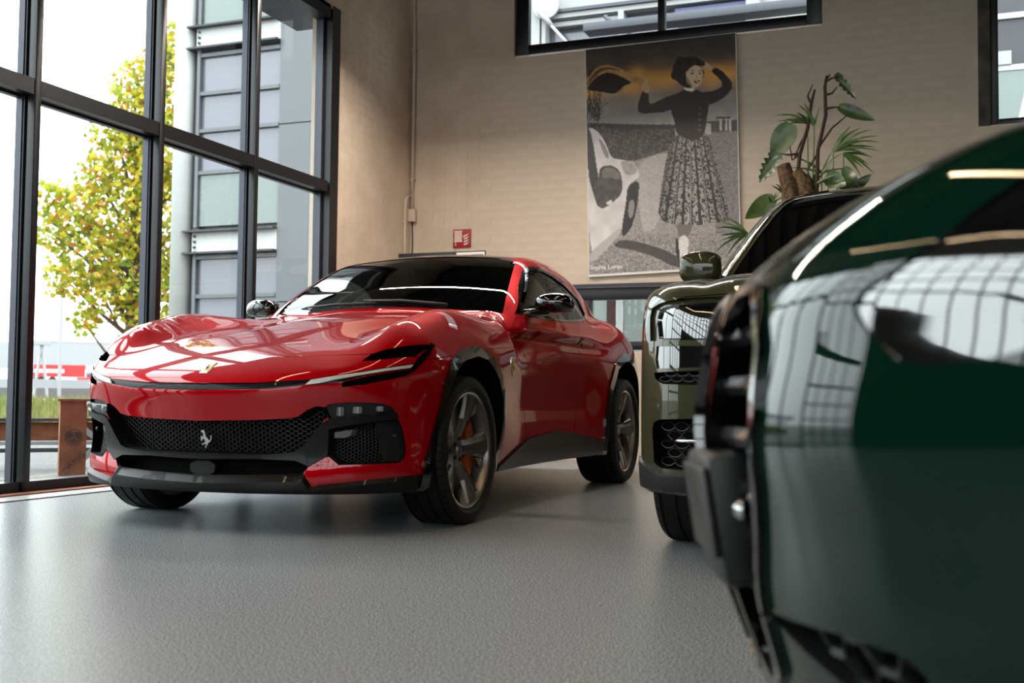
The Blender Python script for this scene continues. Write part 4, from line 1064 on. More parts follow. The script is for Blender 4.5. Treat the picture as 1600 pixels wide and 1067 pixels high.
    ring = [(math.cos(2 * math.pi * k / 40) * .18, math.sin(2 * math.pi * k / 40) * .18) for k in range(41)]
    sw = MB().tube([(.0, a, b) for a, b in ring], .016, 10, cap=False).box((-.03, -.06, -.05), (.01, .06, .05), .012).box((-.01, -.17, -.012), (.004, .17, .012)).build('steering_wheel', PLAS, car, auto=40)
    sw.matrix_local = Matrix.Translation((-1.60, .37, 1.045)) @ Matrix.Rotation(-.42, 4, 'Y')
    MB().box((-1.62, -.10, 1.415), (-1.60, .10, 1.475), .008).build('rear_view_mirror', PLAS, car, auto=30)
    wf = wheel('front_wheel', car, (0, .868, .3685), .3685, .292, .255, CAL, 1, .0)
    copy_wheel(wf, 'front_wheel', (0, -.868, .3685), math.pi)
    wr = wheel('rear_wheel', car, (-3.018, .855, .3865), .3865, .304, .315, CAL, 1)
    copy_wheel(wr, 'rear_wheel', (-3.018, -.855, .3865), math.pi)
    return car


PLAS2 = mat('grille_black', '#131314', .4, 0, .2)
CAL = mat('caliper_orange', '#a8480c', .4, 0, .5)
RED_CAR = build_red()
# ---------------------------------------------------------------- olive luxury off-roader body
oTc = spl([(-4.5, 1.05), (-4.1, 1.10), (-3, 1.16), (-2, 1.17), (-1.2, 1.20), (-.8, 1.225), (-.3, 1.215), (.2, 1.19), (.55, 1.155), (.75, 1.11), (.86, 1.06), (.95, .98)])
oNp = spl([(0, 0), (.4, .008), (.6, .022), (.75, .055), (.85, .11), (.92, .18), (.97, .27), (1.0, .40), (1.04, .6)])
oNz = spl([(.2, .80), (.3, .86), (.45, .885), (.6, .89), (.8, .885), (.95, .87), (1.05, .845), (1.2, .78)])
oGc = spl([(-.3, .95), (-.60, 1.22), (-.77, 1.38), (-.95, 1.545), (-1.12, 1.685), (-1.3, 1.785), (-1.5, 1.835), (-2.0, 1.865), (-2.6, 1.855), (-3.2, 1.80), (-3.8, 1.71), (-4.1, 1.55), (-4.3, 1.2)])


def olive_F(x, y, z):
    a = np.abs(y)
    T = oTc(x + .25 * oNp(np.minimum(a, 1))) - .05 * (a / .9) ** 2 * sstep(x, -1.4, -.6) - .012 * gau(a, .70, .05) * sstep(x, -.9, -.5)
    W = 1.018 - .12 * np.maximum(z - .85, 0) ** 2 / .1 * .25 - .03 * gau(z, .62, .15) * sstep(x, -.5, -.9) * sstep(x, -2.8, -2.4)
    f = smax(z - T, a - W, .16)
    f = smax(f, x - (oNz(z) - oNp(a)), .09)
    f = smax(f, .26 - z, .04); f = smax(f, -4.25 - x, .15)
    wg = .945 - .48 * (z - 1.25)
    g = smax(z - (oGc(x + .03 * a ** 2) - .045 * (a / .65) ** 2), a - wg, .10)
    g = smax(smax(g, 1.05 - z, .04), -4.15 - x, .2)
    return smin(f, g, .05)


# ---------------------------------------------------------------- dark green sports saloon body
gTc = spl([(-3.7, 1.08), (-3.2, 1.12), (-2.4, 1.115), (-1.6, 1.115), (-1.0, 1.11), (-.5, 1.095), (0, 1.06), (.3, 1.015), (.5, .965), (.62, .925), (.72, .875), (.79, .825), (.84, .76), (.88, .68)])
gNp = spl([(0, 0), (.15, .004), (.3, .022), (.4, .055), (.5, .11), (.6, .185), (.7, .285), (.8, .42), (.88, .58), (.95, .8)])
gNz = spl([(.1, .70), (.2, .725), (.3, .755), (.4, .79), (.48, .805), (.57, .822), (.62, .822), (.70, .81), (.78, .79), (.85, .74)])
gGc = spl([(-.2, .80), (-.6, 1.07), (-.9, 1.24), (-1.2, 1.39), (-1.5, 1.50), (-1.8, 1.55), (-2.2, 1.555), (-2.6, 1.50), (-3.0, 1.38), (-3.4, 1.22), (-3.7, 1.06)])


def green_F(x, y, z):
    a = np.abs(y)
    T = gTc(x + .30 * gNp(np.minimum(a, .95))) + .03 * gau(a, .36, .12) * sstep(x, .75, .1) - .05 * (a / .8) ** 2 * sstep(x, -1, -.4) + .05 * gau(a, .78, .13) * gau(x, 0, .5)
    W = .945 - .05 * np.maximum(z - .7, 0) ** 2 / .1 - .03 * gau(z, .55, .15) * gau(x, -1.4, .7)
    f = smax(z - T, a - W, .16)
    N = gNz(z - .03 * a) - gNp(a) + .012 * gau(a, .0, .33)
    N = N - .05 * gau(a, .70, .06) * gau(z, .33, .16)
    f = smax(f, x - N, .07)
    f = smax(f, .17 - z, .03); f = smax(f, -3.75 - x, .15)
    wg = .80 - .55 * (z - 1.10)
    g = smax(z - (gGc(x) - .05 * (a / .6) ** 2), a - wg, .12); g = smax(g, .85 - z, .04)
    return smin(f, g, .05)
OLIVE_FEATS = {
    'lamp': ('front', [[0.864, 0.868], [0.877, 0.942], [0.866, 0.983], [0.833, 0.994], [0.703, 1.001], [0.578, 1.002], [0.573, 0.861]]),
    'lamp_surround': ('front', [[0.91, 0.861], [0.917, 0.959], [0.909, 0.992], [0.874, 1.009], [0.799, 1.019], [0.707, 1.024], [0.555, 1.021], [0.549, 0.851]]),
    'lamp_lower': ('front', [[0.876, 0.839], [0.881, 0.786], [0.874, 0.751], [0.56, 0.755], [0.56, 0.832]]),
    'vent': ('front', [[0.887, 0.736], [0.88, 0.711], [0.844, 0.691], [0.559, 0.684], [0.559, 0.746]]),
    'lower_intake': ('front', [[0.896, 0.511], [0.889, 0.541], [0.859, 0.554], [0.547, 0.568], [0.549, 0.353], [0.717, 0.36], [0.855, 0.366], [0.887, 0.386]]),
    'bumper_low': ('front', [[0.939, 0.405], [0.922, 0.365], [0.869, 0.34], [0.776, 0.335], [0.55, 0.334]]),
}
GREEN_FEATS = {
    'kidney': ('front', [[-0.092, 0.828], [0.164, 0.762], [0.223, 0.688], [0.242, 0.589], [0.195, 0.501], [0.093, 0.383]]),
    'lamp': ('front', [[0.403, 0.736], [0.413, 0.751], [0.45, 0.772], [0.486, 0.797], [0.521, 0.851], [0.538, 0.878], [0.618, 0.698], [0.578, 0.685], [0.551, 0.677], [0.502, 0.673], [0.468, 0.68], [0.42, 0.716]]),
    'hex': ('front', [[0.129, 0.372], [0.232, 0.38], [0.341, 0.387], [0.435, 0.385], [0.456, 0.368], [0.421, 0.302]]),
}
GREEN_POSE = (0.47148, 1.85628)
OLV = mat('olive_paint', '#3d3d2b', .35, .3, 1, 0); GRN = mat('dark_green_paint', '#032016', .4, 0, .9, 0); GLB = mat('lamp_cover', '#0a0b0c', .05, 0, 1); GRY = mat('satin_grey_metal', '#3a3733', .4, .6); GLB.node_tree.nodes['Principled BSDF'].inputs['Coat IOR'].default_value = 1.9; MESHC = mat('mesh_chrome', '#4a4742', .35, .8)


def region(B, FT, n, step=.015):
    pr, p = FT[n]; P = getattr(B, pr)(dens(p, step)); return P[~np.isnan(P).any(1)]


def simple_wheel(car, x, y, R, rim, wdt, name, src=None):
    if src is not None: return copy_wheel(src, name, (x, y, R), 0 if y > 0 else math.pi)
    return wheel(name, car, (x, y, R), R, rim, wdt, None, 1 if y > 0 else -1)


def build_olive():
    car = thing('car', 'olive green off roader with pale grid reflections on its lamps behind the dark green car', 'car', (-.22, 5.08, 0)); car.rotation_euler = (0, 0, -math.pi / 2 + .0175)
    B = Skin(olive_F, .2, .65, -4.2); FT = OLIVE_FEATS; rg = {}
    arc = lambda cx, cz, r, zb: [(cx + r * math.cos(a), cz + r * math.sin(a)) for a in np.linspace(math.asin((zb - cz) / r), math.pi - math.asin((zb - cz) / r), 24)]
    rg['front_arch'] = arch_loop(B, arc(0, .40, .44, .32), .55); rg['rear_arch'] = arch_loop(B, arc(-3.295, .40, .45, .32), .55)
    for n in ('lamp', 'lamp_lower', 'vent', 'lower_intake'): rg[n] = region(B, FT, n)
    rg['lamp_surround'] = region(B, FT, 'lamp_surround')
    rg['grille'] = B.front(dens([(0, .62), (.44, .62), (.46, .70), (.46, 1.0), (.43, 1.03), (0, 1.03)], .02))
    p = FT['bumper_low'][1]; rg['bumper_low'] = (lambda P: P[~np.isnan(P).any(1)])(B.front(dens([(.985, .40)] + p[1:] + [(0, p[-1][1] + .0), (0, .285), (.99, .285)], .02)))
    rg['hood_gap'] = groove(B, B.front(dens([(.46, 1.035), (.75, 1.028), (.86, 1.0)], .03, False)), .002)
    rg['windscreen'] = B.top(dens([(-.60, 0), (-.62, .5), (-.66, .80), (-.72, .845), (-.92, .755), (-1.10, .668), (-1.24, .605), (-1.30, .55), (-1.29, .3), (-1.285, 0)], .03))
    rg['pillar_trim'] = B.top(dens([(-.56, 0), (-.58, .5), (-.62, .83), (-.70, .885), (-.92, .785), (-1.12, .69), (-1.28, .62), (-1.36, .56), (-1.33, .3), (-1.325, 0)], .03))
    rg['side_glass'] = B.side(dens([(-.86, 1.30), (-1.15, 1.58), (-1.42, 1.72), (-3.4, 1.70), (-3.7, 1.55), (-3.75, 1.30)], .04))
    for k in ('grille', 'windscreen', 'pillar_trim', 'bumper_low'):
        P = rg[k]; P[np.abs(P[:, 1]) < 1e-6, 1] = 0; rg[k] = P[~np.isnan(P).any(1)]
    pn = Panels(B, rg, list(np.arange(0, B.r0, .022)) + list(np.arange(B.r0, B.r0 + 4.35, .05)), .028)
    und = lambda c, n: 2 if n[2] < -.6 else 0
    pn.make('body_shell', ['body'], [OLV, OLV, PLAS], car, mi=und)
    pn.make('bonnet_gap', ['hood_gap'], DARK, car, -.006, wall=DARK)
    pn.make('lower_bumper', ['bumper_low'], PLAS, car, .012, wall=PLAS, wallback=-.01)
    gr_ = pn.make('grille_recess', ['grille'], DARK, car, .08, direction=(-1, 0, 0), wall=CHROME)
    for k in range(-10, 11):
        y = k * .042; c = B.front([(abs(y) + 1e-4, .82)])[0]; MB().box((c[0] - .03, y - .008, .63), (c[0] + .004, y + .008, 1.02), .003).build('grille_bar', CHROME, gr_, auto=30)
    for s_ in (1, -1):
        pn.make('wheel_arch_liner', ['front_arch'], DARK, car, .35, direction=(0, -1, 0), wall=DARK, sides=(s_,)); pn.make('wheel_arch_liner', ['rear_arch'], DARK, car, .35, direction=(0, -1, 0), wall=DARK, sides=(s_,))
        pn.make('lamp_surround', ['lamp_surround'], OLV, car, .020, direction=(-1, 0, 0), wall=OLV, sides=(s_,))
        hl = pn.make('headlamp', ['lamp'], GLB, car, -.012, wall=CHROME, sides=(s_,))
        pn.make('lower_lamp_panel', ['lamp_lower'], GLB, car, -.006, wall=OLV, sides=(s_,))
        pn.make('vent_recess', ['vent'], DARK, car, .06, direction=(-1, 0, 0), wall=PLAS, sides=(s_,))
        pn.make('intake_recess', ['lower_intake'], DARK, car, .09, direction=(-1, 0, 0), wall=PLAS, sides=(s_,))
        pn.make('side_window', ['side_glass'], SIDEG, car, -.004, wall=BLK, sides=(s_,))
        for n, w_, z0, z1, dep in (('vent', .05, .700, .742, .02), ('lower_intake', .06, .375, .545, .05)):
            y0, y1 = .56, .855; V, F = [], []; rows = 2 if n == 'vent' else 5; hh = (z1 - z0) / rows; mb = MB(); sd = .0013
            for r in range(rows):
                y = y0 + (w_ / 2 if r % 2 else 0)
                while y + w_ < y1 + .02:
                    loop = [(y + w_ / 2 + w_ / 2 * math.cos(a), z0 + hh * (r + .5) + hh * .5 * math.sin(a) * abs(math.sin(a)) ** .3) for a in np.linspace(0, 2 * math.pi, 13)]
                    X = B.front([(y + w_ / 2, z0 + hh * (r + .5))])[0][0] - dep; mb.tube([(X - (p_[0] - y - w_ / 2) * .5, s_ * p_[0], p_[1]) for p_ in loop], sd, 5, cap=False); y += w_
            mb.build(n + '_mesh' if n == 'vent' else 'intake_mesh', MESHC, car)['kind'] = 'stuff'
        P0, P1 = B.front([(.555, .478)])[0], B.front([(.84, .470)])[0]
        MB().tube([(P0[0] - .028, s_ * P0[1], .478), ((P0[0] + P1[0]) / 2 - .012, s_ * .72, .475), (P1[0] - .028, s_ * P1[1], .470)], .008, 8).build('intake_bar', CHROME, car, smooth=True)
        c = B.front([(.862, .605)])[0]; nn = B.normal(c)[0]
        ps = MB().lathe([(0, .003), (.012, .002), (.014, -.004), (.014, -.02)], 20, 0).build('parking_sensor', PLAS, car, auto=40); ps.matrix_local = Matrix.Translation((c[0], s_ * c[1], c[2])) @ Matrix.Rotation(s_ * math.atan2(nn[1], nn[0]), 4, 'Z')
        # mirror
        V, F = [], []; nu, nv = 20, 12
        for i in range(nv + 1):
            ph_ = math.pi * i / nv; r = math.sin(ph_) ** .4; y = -math.cos(ph_) * .105
            for k in range(nu):
                th = 2 * math.pi * k / nu; e = lambda v, p_: math.copysign(abs(v) ** p_, v); V.append((-.62 + e(math.cos(th), .7) * .08 * r * (1 if math.cos(th) > 0 else .6), s_ * (.965 + y), 1.30 + e(math.sin(th), .6) * .085 * r))
        for i in range(nv):
            for k in range(nu): F.append((i * nu + k, i * nu + (k + 1) % nu, (i + 1) * nu + (k + 1) % nu, (i + 1) * nu + k))
        mr = MB().add(V, F).build('door_mirror', OLV, car, smooth=True); MB().tube([(-.74, s_ * .84, 1.23), (-.70, s_ * .88, 1.24), (-.64, s_ * .94, 1.26)], .03, 10).build('mirror_arm', BLK, mr, smooth=True)
        MB().add([(-.672, s_ * .88, 1.235), (-.672, s_ * 1.05, 1.235), (-.672, s_ * 1.05, 1.365), (-.672, s_ * .88, 1.365)], [(0, 1, 2, 3)]).build('mirror_glass', CHROME, mr)
        q = B.top([(-.72, .885), (-.92, .785), (-1.12, .69), (-1.28, .62), (-1.36, .56), (-1.40, .40)]); MB().tube([(a, s_ * b, c + .002) for a, b, c in q], .007, 8).build('pillar_chrome', CHROME, car, smooth=True)
    pn.make('windscreen', ['windscreen'], mat('dark_windscreen', '#050505', .04, 0, 1), car, -.006, wall=BLK)
    pn.make('pillar_trim', ['pillar_trim'], OLV, car)
    wp = [B.top([(x, y)])[0] for x, y in ((-.62, .50), (-.70, .40), (-.98, .36))]; MB().tube([(a - .0, -b, c + .012) for a, b, c in wp], [.012, .009, .005], 8).build('wiper', PLAS, car, smooth=True)
    w0 = simple_wheel(car, 0, .845, .395, .285, .285, 'front_wheel'); simple_wheel(car, 0, -.845, .395, 0, 0, 'front_wheel', w0)
    simple_wheel(car, -3.295, .845, .395, 0, 0, 'rear_wheel', w0); simple_wheel(car, -3.295, -.845, .395, 0, 0, 'rear_wheel', w0)


def build_green():
    car = thing('car', 'dark green car nose with black grille filling the near right corner', 'car', (*GREEN_POSE[:2], 0)); car.rotation_euler = (0, 0, math.atan2(-.34, -.94))
    B = Skin(green_F, .2, .5, -3.6); FT = GREEN_FEATS; rg = {}
    arc = lambda cx, cz, r, zb: [(cx + r * math.cos(a), cz + r * math.sin(a)) for a in np.linspace(math.asin((zb - cz) / r), math.pi - math.asin((zb - cz) / r), 24)]
    rg['front_arch'] = arch_loop(B, arc(0, .35, .39, .23), .55); rg['rear_arch'] = arch_loop(B, arc(-2.9, .36, .40, .23), .55)
    rg['lamp'] = region(B, FT, 'lamp')
    rg['corner_intake'] = region(B, FT, 'hex')
    rg['kidney'] = B.front(smooth_poly(dens([(.022, .30), (.022, .755), (.05, .772), (.14, .770), (.185, .745), (.220, .70), (.236, .62), (.222, .54), (.18, .45), (.14, .38), (.11, .30), (.06, .27)], .02), 0))
    rg['kidney_frame'] = B.front(dens([(.012, .285), (.012, .768), (.045, .785), (.145, .783), (.192, .755), (.230, .705), (.247, .62), (.233, .535), (.19, .445), (.15, .375), (.12, .29), (.06, .255)], .02))
    rg['hood_gap'] = groove(B, B.front(dens([(.0, .83), (.2, .826), (.34, .815), (.42, .80)], .03, False)), .0016)
    rg['windscreen'] = B.top(dens([(-.56, 0), (-.60, .4), (-.70, .68), (-.80, .72), (-1.2, .60), (-1.45, .50), (-1.5, .3), (-1.5, 0)], .03))
    rg['side_glass'] = B.side(dens([(-.95, 1.13), (-1.3, 1.30), (-1.7, 1.43), (-2.5, 1.40), (-2.9, 1.22), (-2.8, 1.13)], .04))
    for k in rg:
        if rg[k].shape[1] == 3:
            P = rg[k]; P[np.abs(P[:, 1]) < 1e-6, 1] = 0; rg[k] = P[~np.isnan(P).any(1)]
    pn = Panels(B, rg, list(np.arange(0, B.r0, .016)) + list(np.arange(B.r0, B.r0 + 3.75, .05)), .02)
    und = lambda c, n: 2 if n[2] < -.6 else 0
    pn.make('body_shell', ['body'], [GRN, GRN, PLAS], car, mi=und); pn.make('bonnet_gap', ['hood_gap'], DARK, car, -.004, wall=DARK)
    for s_ in (1, -1):
        pn.make('wheel_arch_liner', ['front_arch'], DARK, car, .3, direction=(0, -1, 0), wall=DARK, sides=(s_,)); pn.make('wheel_arch_liner', ['rear_arch'], DARK, car, .3, direction=(0, -1, 0), wall=DARK, sides=(s_,))
        kd = pn.make('grille_recess', ['kidney'], DARK, car, .07, direction=(-1, 0, 0), wall=BLK, sides=(s_,))
        pn.make('grille_surround', ['kidney_frame'], BLK, car, .010, wall=BLK, sides=(s_,), wallback=-.006)
        for k in range(7):
            z = .325 + .066 * k; q = B.front([(y, z) for y in np.linspace(.03, np.interp(z, [.3, .38, .45, .54, .62, .70, .75], [.105, .135, .172, .214, .228, .212, .175]), 6)]); q = q[~np.isnan(q).any(1)]
            MB().add([(a - d, s_ * b, c + h) for a, b, c in q for d, h in ((.012, -.012), (.004, 0), (.012, .012), (.05, .0))], [(i * 4 + j, i * 4 + (j + 1) % 4, i * 4 + 4 + (j + 1) % 4, i * 4 + 4 + j) for i in range(len(q) - 1) for j in range(4)]).build('grille_slat', BLK, kd, auto=30)
        hl = pn.make('headlamp', ['lamp'], GLB, car, -.004, wall=BLK, sides=(s_,))
        pn.make('corner_intake', ['corner_intake'], DARK, car, .06, direction=(-1, 0, 0), wall=PLAS, sides=(s_,))
        hexmesh('intake_mesh', B, [(y * s_, z) for y, z in FT['hex'][1]], .02, .030, PLAS2, car, bar=.004, back=.012)
        pn.make('side_window', ['side_glass'], SIDEG, car, -.004, wall=BLK, sides=(s_,))
        MB().lathe([(0, -.06), (.05, -.055), (.085, 0), (.05, .06), (0, .065)], 20, 1, c=(-.85, s_ * 1.0, 1.14)).build('door_mirror', GRN, car, smooth=True); MB().tube([(-.85, s_ * .84, 1.06), (-.85, s_ * .96, 1.10)], .025, 8).build('mirror_arm', BLK, car, smooth=True)
    pn.make('windscreen', ['windscreen'], MATS['dark_windscreen'], car, -.004, wall=BLK)
    X = .842
    ph = MB().box((-.05, -.10, -.10), (.006, .10, .075), .012).build('plate_holder', PLAS, car, auto=30); ph.matrix_local = Matrix.Translation((X, 0, .49)) @ Matrix.Rotation(.16, 4, 'Y')
    MB().box((.006, -.095, -.06), (.014, .095, .06), .004).build('plate_backing', GRY, ph, auto=30)
    MB().tube([(-.03, .08, .0), (-.03, .106, .0)], .012, 12).build('holder_bolt', CHROME, ph, smooth=True)
    w0 = simple_wheel(car, 0, .80, .345, .255, .275, 'front_wheel'); simple_wheel(car, 0, -.80, .345, 0, 0, 'front_wheel', w0)
    simple_wheel(car, -2.9, .80, .345, 0, 0, 'rear_wheel', w0); simple_wheel(car, -2.9, -.80, .345, 0, 0, 'rear_wheel', w0)


build_olive()
build_green()
# ---------------------------------------------------------------- things on and near the back wall
def vcol_mat(name, rough=.5):
    m = mat(name, '#808080', rough); n, l, b = nodes(m); a = n.new('ShaderNodeVertexColor'); a.layer_name = 'print'; l.new(a.outputs[0], b.inputs['Base Color']); return m


po = thing('poster', 'tall photo print of a woman in a long skirt beside an old car', 'poster', (-2.64, YB - .006, 2.97))
C4 = np.array([(-3.424, 4.115), (-1.910, 4.125), (-1.861, 1.865), (-3.367, 1.822)]) - [-2.64, 2.97]   # TL TR BR BL
MB().prism([tuple(p) for p in C4], lambda u, v: (u, -.034, v), lambda u, v: (u, -.001, v)).build('panel_edge', mat('panel_white', '#e2ded6', .5), po)
NU, NV = 200, 300
uu, vv = np.meshgrid(np.linspace(.006, .994, NU + 1), np.linspace(.002, .99, NV + 1))
quad = lambda A: (A[0] * (1 - uu)[..., None] * (1 - vv)[..., None] + A[1] * uu[..., None] * (1 - vv)[..., None] + A[2] * uu[..., None] * vv[..., None] + A[3] * (1 - uu)[..., None] * vv[..., None])
XZ = quad(C4).reshape(-1, 2)
W0 = np.array([(92, 100), (690, 32), (711, 955), (106, 1000)], float); PX = quad(W0).reshape(-1, 2)
ids = np.arange((NU + 1) * (NV + 1)).reshape(NV + 1, NU + 1)
Fq = np.stack([ids[:-1, :-1], ids[1:, :-1], ids[1:, 1:], ids[:-1, 1:]], -1).reshape(-1, 4)
me = bpy.data.meshes.new('print'); me.from_pydata([(x, -.0345, z) for x, z in XZ], [], Fq.tolist())
rp = np.random.default_rng(5)


def vnoise(s, seed):
    r_ = np.random.default_rng(seed); g = r_.random((120, 120)); a = PX / s; i = np.floor(a).astype(int); f = a - i; f = f * f * (3 - 2 * f); h = lambda p, q: g[p % 120, q % 120]
    return (h(i[:, 0], i[:, 1]) * (1 - f[:, 0]) + h(i[:, 0] + 1, i[:, 1]) * f[:, 0]) * (1 - f[:, 1]) + (h(i[:, 0], i[:, 1] + 1) * (1 - f[:, 0]) + h(i[:, 0] + 1, i[:, 1] + 1) * f[:, 0]) * f[:, 1]


hx = lambda h: np.array([int(h[i:i + 2], 16) / 255 for i in (1, 3, 5)])
y = PX[:, 1] + (PX[:, 0] - 400) * .10 + (vnoise(60, 1) - .5) * 30
sky = [(60, '#423b35'), (130, '#4f463e'), (165, '#7a6346'), (185, '#b98a48'), (215, '#e2a850'), (245, '#c49a5e'), (280, '#8f8173'), (330, '#8c8782'), (395, '#a8a29d')]
cp = np.stack([np.interp(y, [s[0] for s in sky], [hx(s[1])[k] for s in sky]) for k in range(3)], 1)
cp *= (.92 + .16 * vnoise(35, 2))[:, None]


def paint(poly, col, nz=0, seed=3, sc=5, it=2):
    global cp
    i = pip(smooth_poly(poly, it) if it else np.array(poly, float), PX)
    c = np.tile(hx(col), (i.sum(), 1))
    if nz: c = c * (1 - nz + 2 * nz * vnoise(sc, seed)[i])[:, None]
    cp[i] = c


paint([(90, 392), (300, 396), (455, 398), (455, 540), (300, 545), (90, 540)], '#45413e', .5, 3, 7, 0)
paint([(560, 385), (700, 375), (702, 425), (560, 435)], '#3b3735', .3, 4, 8, 0)
paint([(180, 400), (440, 396), (440, 412), (200, 418)], '#2c2928', .2, 4, 8, 0)
paint([(560, 428), (703, 420), (712, 960), (560, 970)], '#7d7875', .22, 5, 4, 0)
paint([(90, 545), (300, 540), (440, 495), (470, 505), (600, 520), (620, 975), (90, 1005)], '#99948f', .16, 6, 4, 0)
paint([(300, 545), (440, 498), (450, 560), (400, 780), (330, 840), (310, 700)], '#b3aeaa', .08, 7, 6)
paint([(90, 880), (300, 830), (712, 820), (712, 960), (90, 1005)], '#8d8884', .30, 8, 3.5, 0)
for k in range(60):     # bare shrub twigs behind the door
    x0, y0 = 100 + rp.random() * 60, 400 - rp.random() * 60; a = -1.6 + rp.normal() * .5; L_ = 40 + rp.random() * 80; x1, y1 = x0 + math.cos(a) * L_, y0 + math.sin(a) * L_
    paint([(x0 - 1.3, y0), (x0 + 1.3, y0), (x1 + .8, y1), (x1 - .8, y1)], '#37312c', 0, it=0)
for k in range(26):
    x0, y0 = 100 + rp.random() * 20, 215 - rp.random() * 30; a = -1.1 + rp.normal() * .5; L_ = 20 + rp.random() * 50; x1, y1 = x0 + math.cos(a) * L_, y0 + math.sin(a) * L_
    paint([(x0 - 1.2, y0), (x0 + 1.2, y0), (x1 + .7, y1), (x1 - .7, y1)], '#3a2f25', 0, it=0)
paint([(96, 250), (112, 205), (140, 172), (175, 160), (210, 164), (255, 182), (300, 205), (345, 220), (342, 236), (322, 246), (285, 238), (255, 262), (215, 278), (150, 266), (98, 262)], '#b08a52', .15, 9, 20)
paint([(98, 262), (116, 232), (140, 208), (180, 190), (215, 196), (262, 216), (286, 234), (256, 240), (235, 262), (212, 278), (160, 268)], '#1b1411')
paint([(100, 245), (118, 205), (145, 178), (178, 168), (210, 172), (250, 188), (215, 180), (180, 178), (150, 192), (122, 222)], '#5a452c')
# old car
paint([(100, 412), (124, 412), (150, 430), (178, 470), (200, 532), (240, 536), (285, 544), (308, 572), (318, 604), (300, 612), (268, 638), (262, 700), (242, 826), (190, 880), (108, 960)], '#d6d3d0', .06, 10, 30)
paint([(102, 415), (114, 420), (126, 470), (140, 560), (150, 620), (134, 640), (152, 740), (132, 690), (104, 600)], '#3a3634', it=1)
paint([(146, 452), (160, 458), (180, 492), (194, 524), (184, 538), (168, 510)], '#8f8b88')
paint([(152, 566), (200, 556), (238, 580), (247, 640), (240, 680), (158, 742), (136, 690), (128, 640), (150, 610)], '#4b4643', .2, 12, 18)
paint([(160, 575), (205, 566), (232, 588), (238, 620), (190, 605), (160, 612)], '#77726e', .1, 12, 18)
paint([(178, 705), (205, 694), (202, 712), (182, 716)], '#d8d5d2')
paint([(236, 538), (290, 546), (312, 590), (262, 600), (246, 575)], '#a7a3a0', .1, 13, 14)
paint([(264, 640), (312, 614), (314, 660), (300, 750), (278, 815), (242, 848), (246, 780), (262, 700)], '#2a2726', .2, 14, 9)
paint([(272, 700), (292, 690), (296, 730), (280, 775), (268, 750)], '#8b8784')
paint([(108, 905), (190, 840), (240, 800), (240, 826), (190, 882), (110, 955)], '#b5b1ae')
paint([(200, 880), (240, 848), (330, 862), (420, 890), (505, 935), (498, 962), (440, 950), (380, 918), (300, 892)], '#46403d', .1, 15, 6)
# far structures
paint([(568, 390), (595, 392), (596, 436), (574, 434)], '#b9b5b1', it=0)
for a, b in ((616, 660), (640, 668)): paint([(a, 366), (b, 364), (b, 372), (a, 374)], '#3a3634', it=0)
for a in (628, 650, 664): paint([(a, 372), (a + 8, 372), (a + 8, 420), (a, 420)], '#c9c5c1', it=0)
# woman: legs, skirt, top, arms, head
paint([(458, 785), (528, 785), (520, 810), (508, 838), (472, 838), (466, 812)], '#6f6865')
paint([(470, 832), (512, 832), (506, 900), (508, 936), (476, 940), (472, 900)], '#dcd9d6', .05, 16, 9)
paint([(456, 845), (468, 838), (474, 900), (474, 938), (460, 910)], '#2a2624')
sk = smooth_poly([(455, 428), (520, 455), (582, 428), (606, 500), (640, 640), (670, 766), (640, 782), (600, 776), (560, 790), (500, 788), (440, 788), (386, 766), (400, 660), (426, 500)], 1)
i = pip(sk, PX); t = np.clip((PX[i, 1] - 430) / 350, 0, 1); ctr = 519 + 8 * t; hw = 64 + 78 * t; s_ = (PX[i, 0] - ctr) / hw
st = np.abs(np.sin(s_ * 13 + .6)); pat = vnoise(4.5, 17)[i]; base = np.where(st > .55, .22 + .62 * (pat > .46), .14 + .16 * pat)
base = np.where(np.abs(np.sin(s_ * 6.5 + .4)) < .10, .78, base); base *= .80 + .25 * np.cos(s_ * 1.6)
cp[i] = base[:, None] * np.array([.78, .75, .73])
paint([(438, 300), (480, 262), (500, 254), (535, 256), (575, 276), (592, 300), (580, 360), (574, 425), (548, 450), (522, 462), (492, 448), (458, 430), (456, 390), (440, 345)], '#231915')
paint([(482, 268), (440, 280), (395, 300), (352, 322), (354, 272), (330, 258), (316, 290), (304, 340), (322, 356), (372, 352), (420, 346), (452, 332)], '#241a16')
paint([(540, 268), (590, 266), (626, 256), (642, 234), (612, 200), (594, 188), (610, 168), (640, 186), (682, 236), (662, 276), (620, 306), (580, 324)], '#231915')
for yy in (330, 352, 374, 396, 414): paint([(548, yy), (556, yy), (556, yy + 6), (548, yy + 6)], '#70655d', it=0)
paint([(322, 252), (330, 226), (344, 218), (352, 240), (357, 258), (352, 275), (336, 272)], '#c0a27c')
paint([(548, 156), (562, 142), (604, 168), (594, 188), (574, 176)], '#c9ac86')
paint([(488, 236), (528, 238), (536, 262), (512, 268), (492, 258)], '#c8ae8a')
paint([(490, 250), (534, 250), (534, 260), (512, 264), (490, 258)], '#e2ded8', .3, 18, 4)
hair = []
for k in range(26):
    a = 2 * math.pi * k / 26; r = 1 + .10 * math.sin(5 * a) + .06 * math.cos(9 * a); hair.append((504 + 62 * r * math.cos(a), 186 + 62 * r * math.sin(a)))
paint(hair, '#2b211b', .5, 19, 6, 1)
paint([(500, 180), (516, 160), (548, 160), (562, 182), (564, 208), (556, 236), (540, 250), (522, 246), (506, 226), (498, 204)], '#dcc4a2', .04, 20, 16)
paint([(498, 206), (508, 214), (522, 240), (514, 244), (500, 226)], '#a98a66')
for a, b in ((514, 532), (545, 558)):
    paint([(a, 194), (a + 9, 190), (b, 194), (a + 9, 198)], '#2b211b', it=1); paint([(a - 2, 184), (a + 8, 180), (b + 1, 184), (a + 8, 183)], '#3a2b20', it=1)
paint([(538, 196), (546, 214), (536, 214)], '#b89872', it=1)
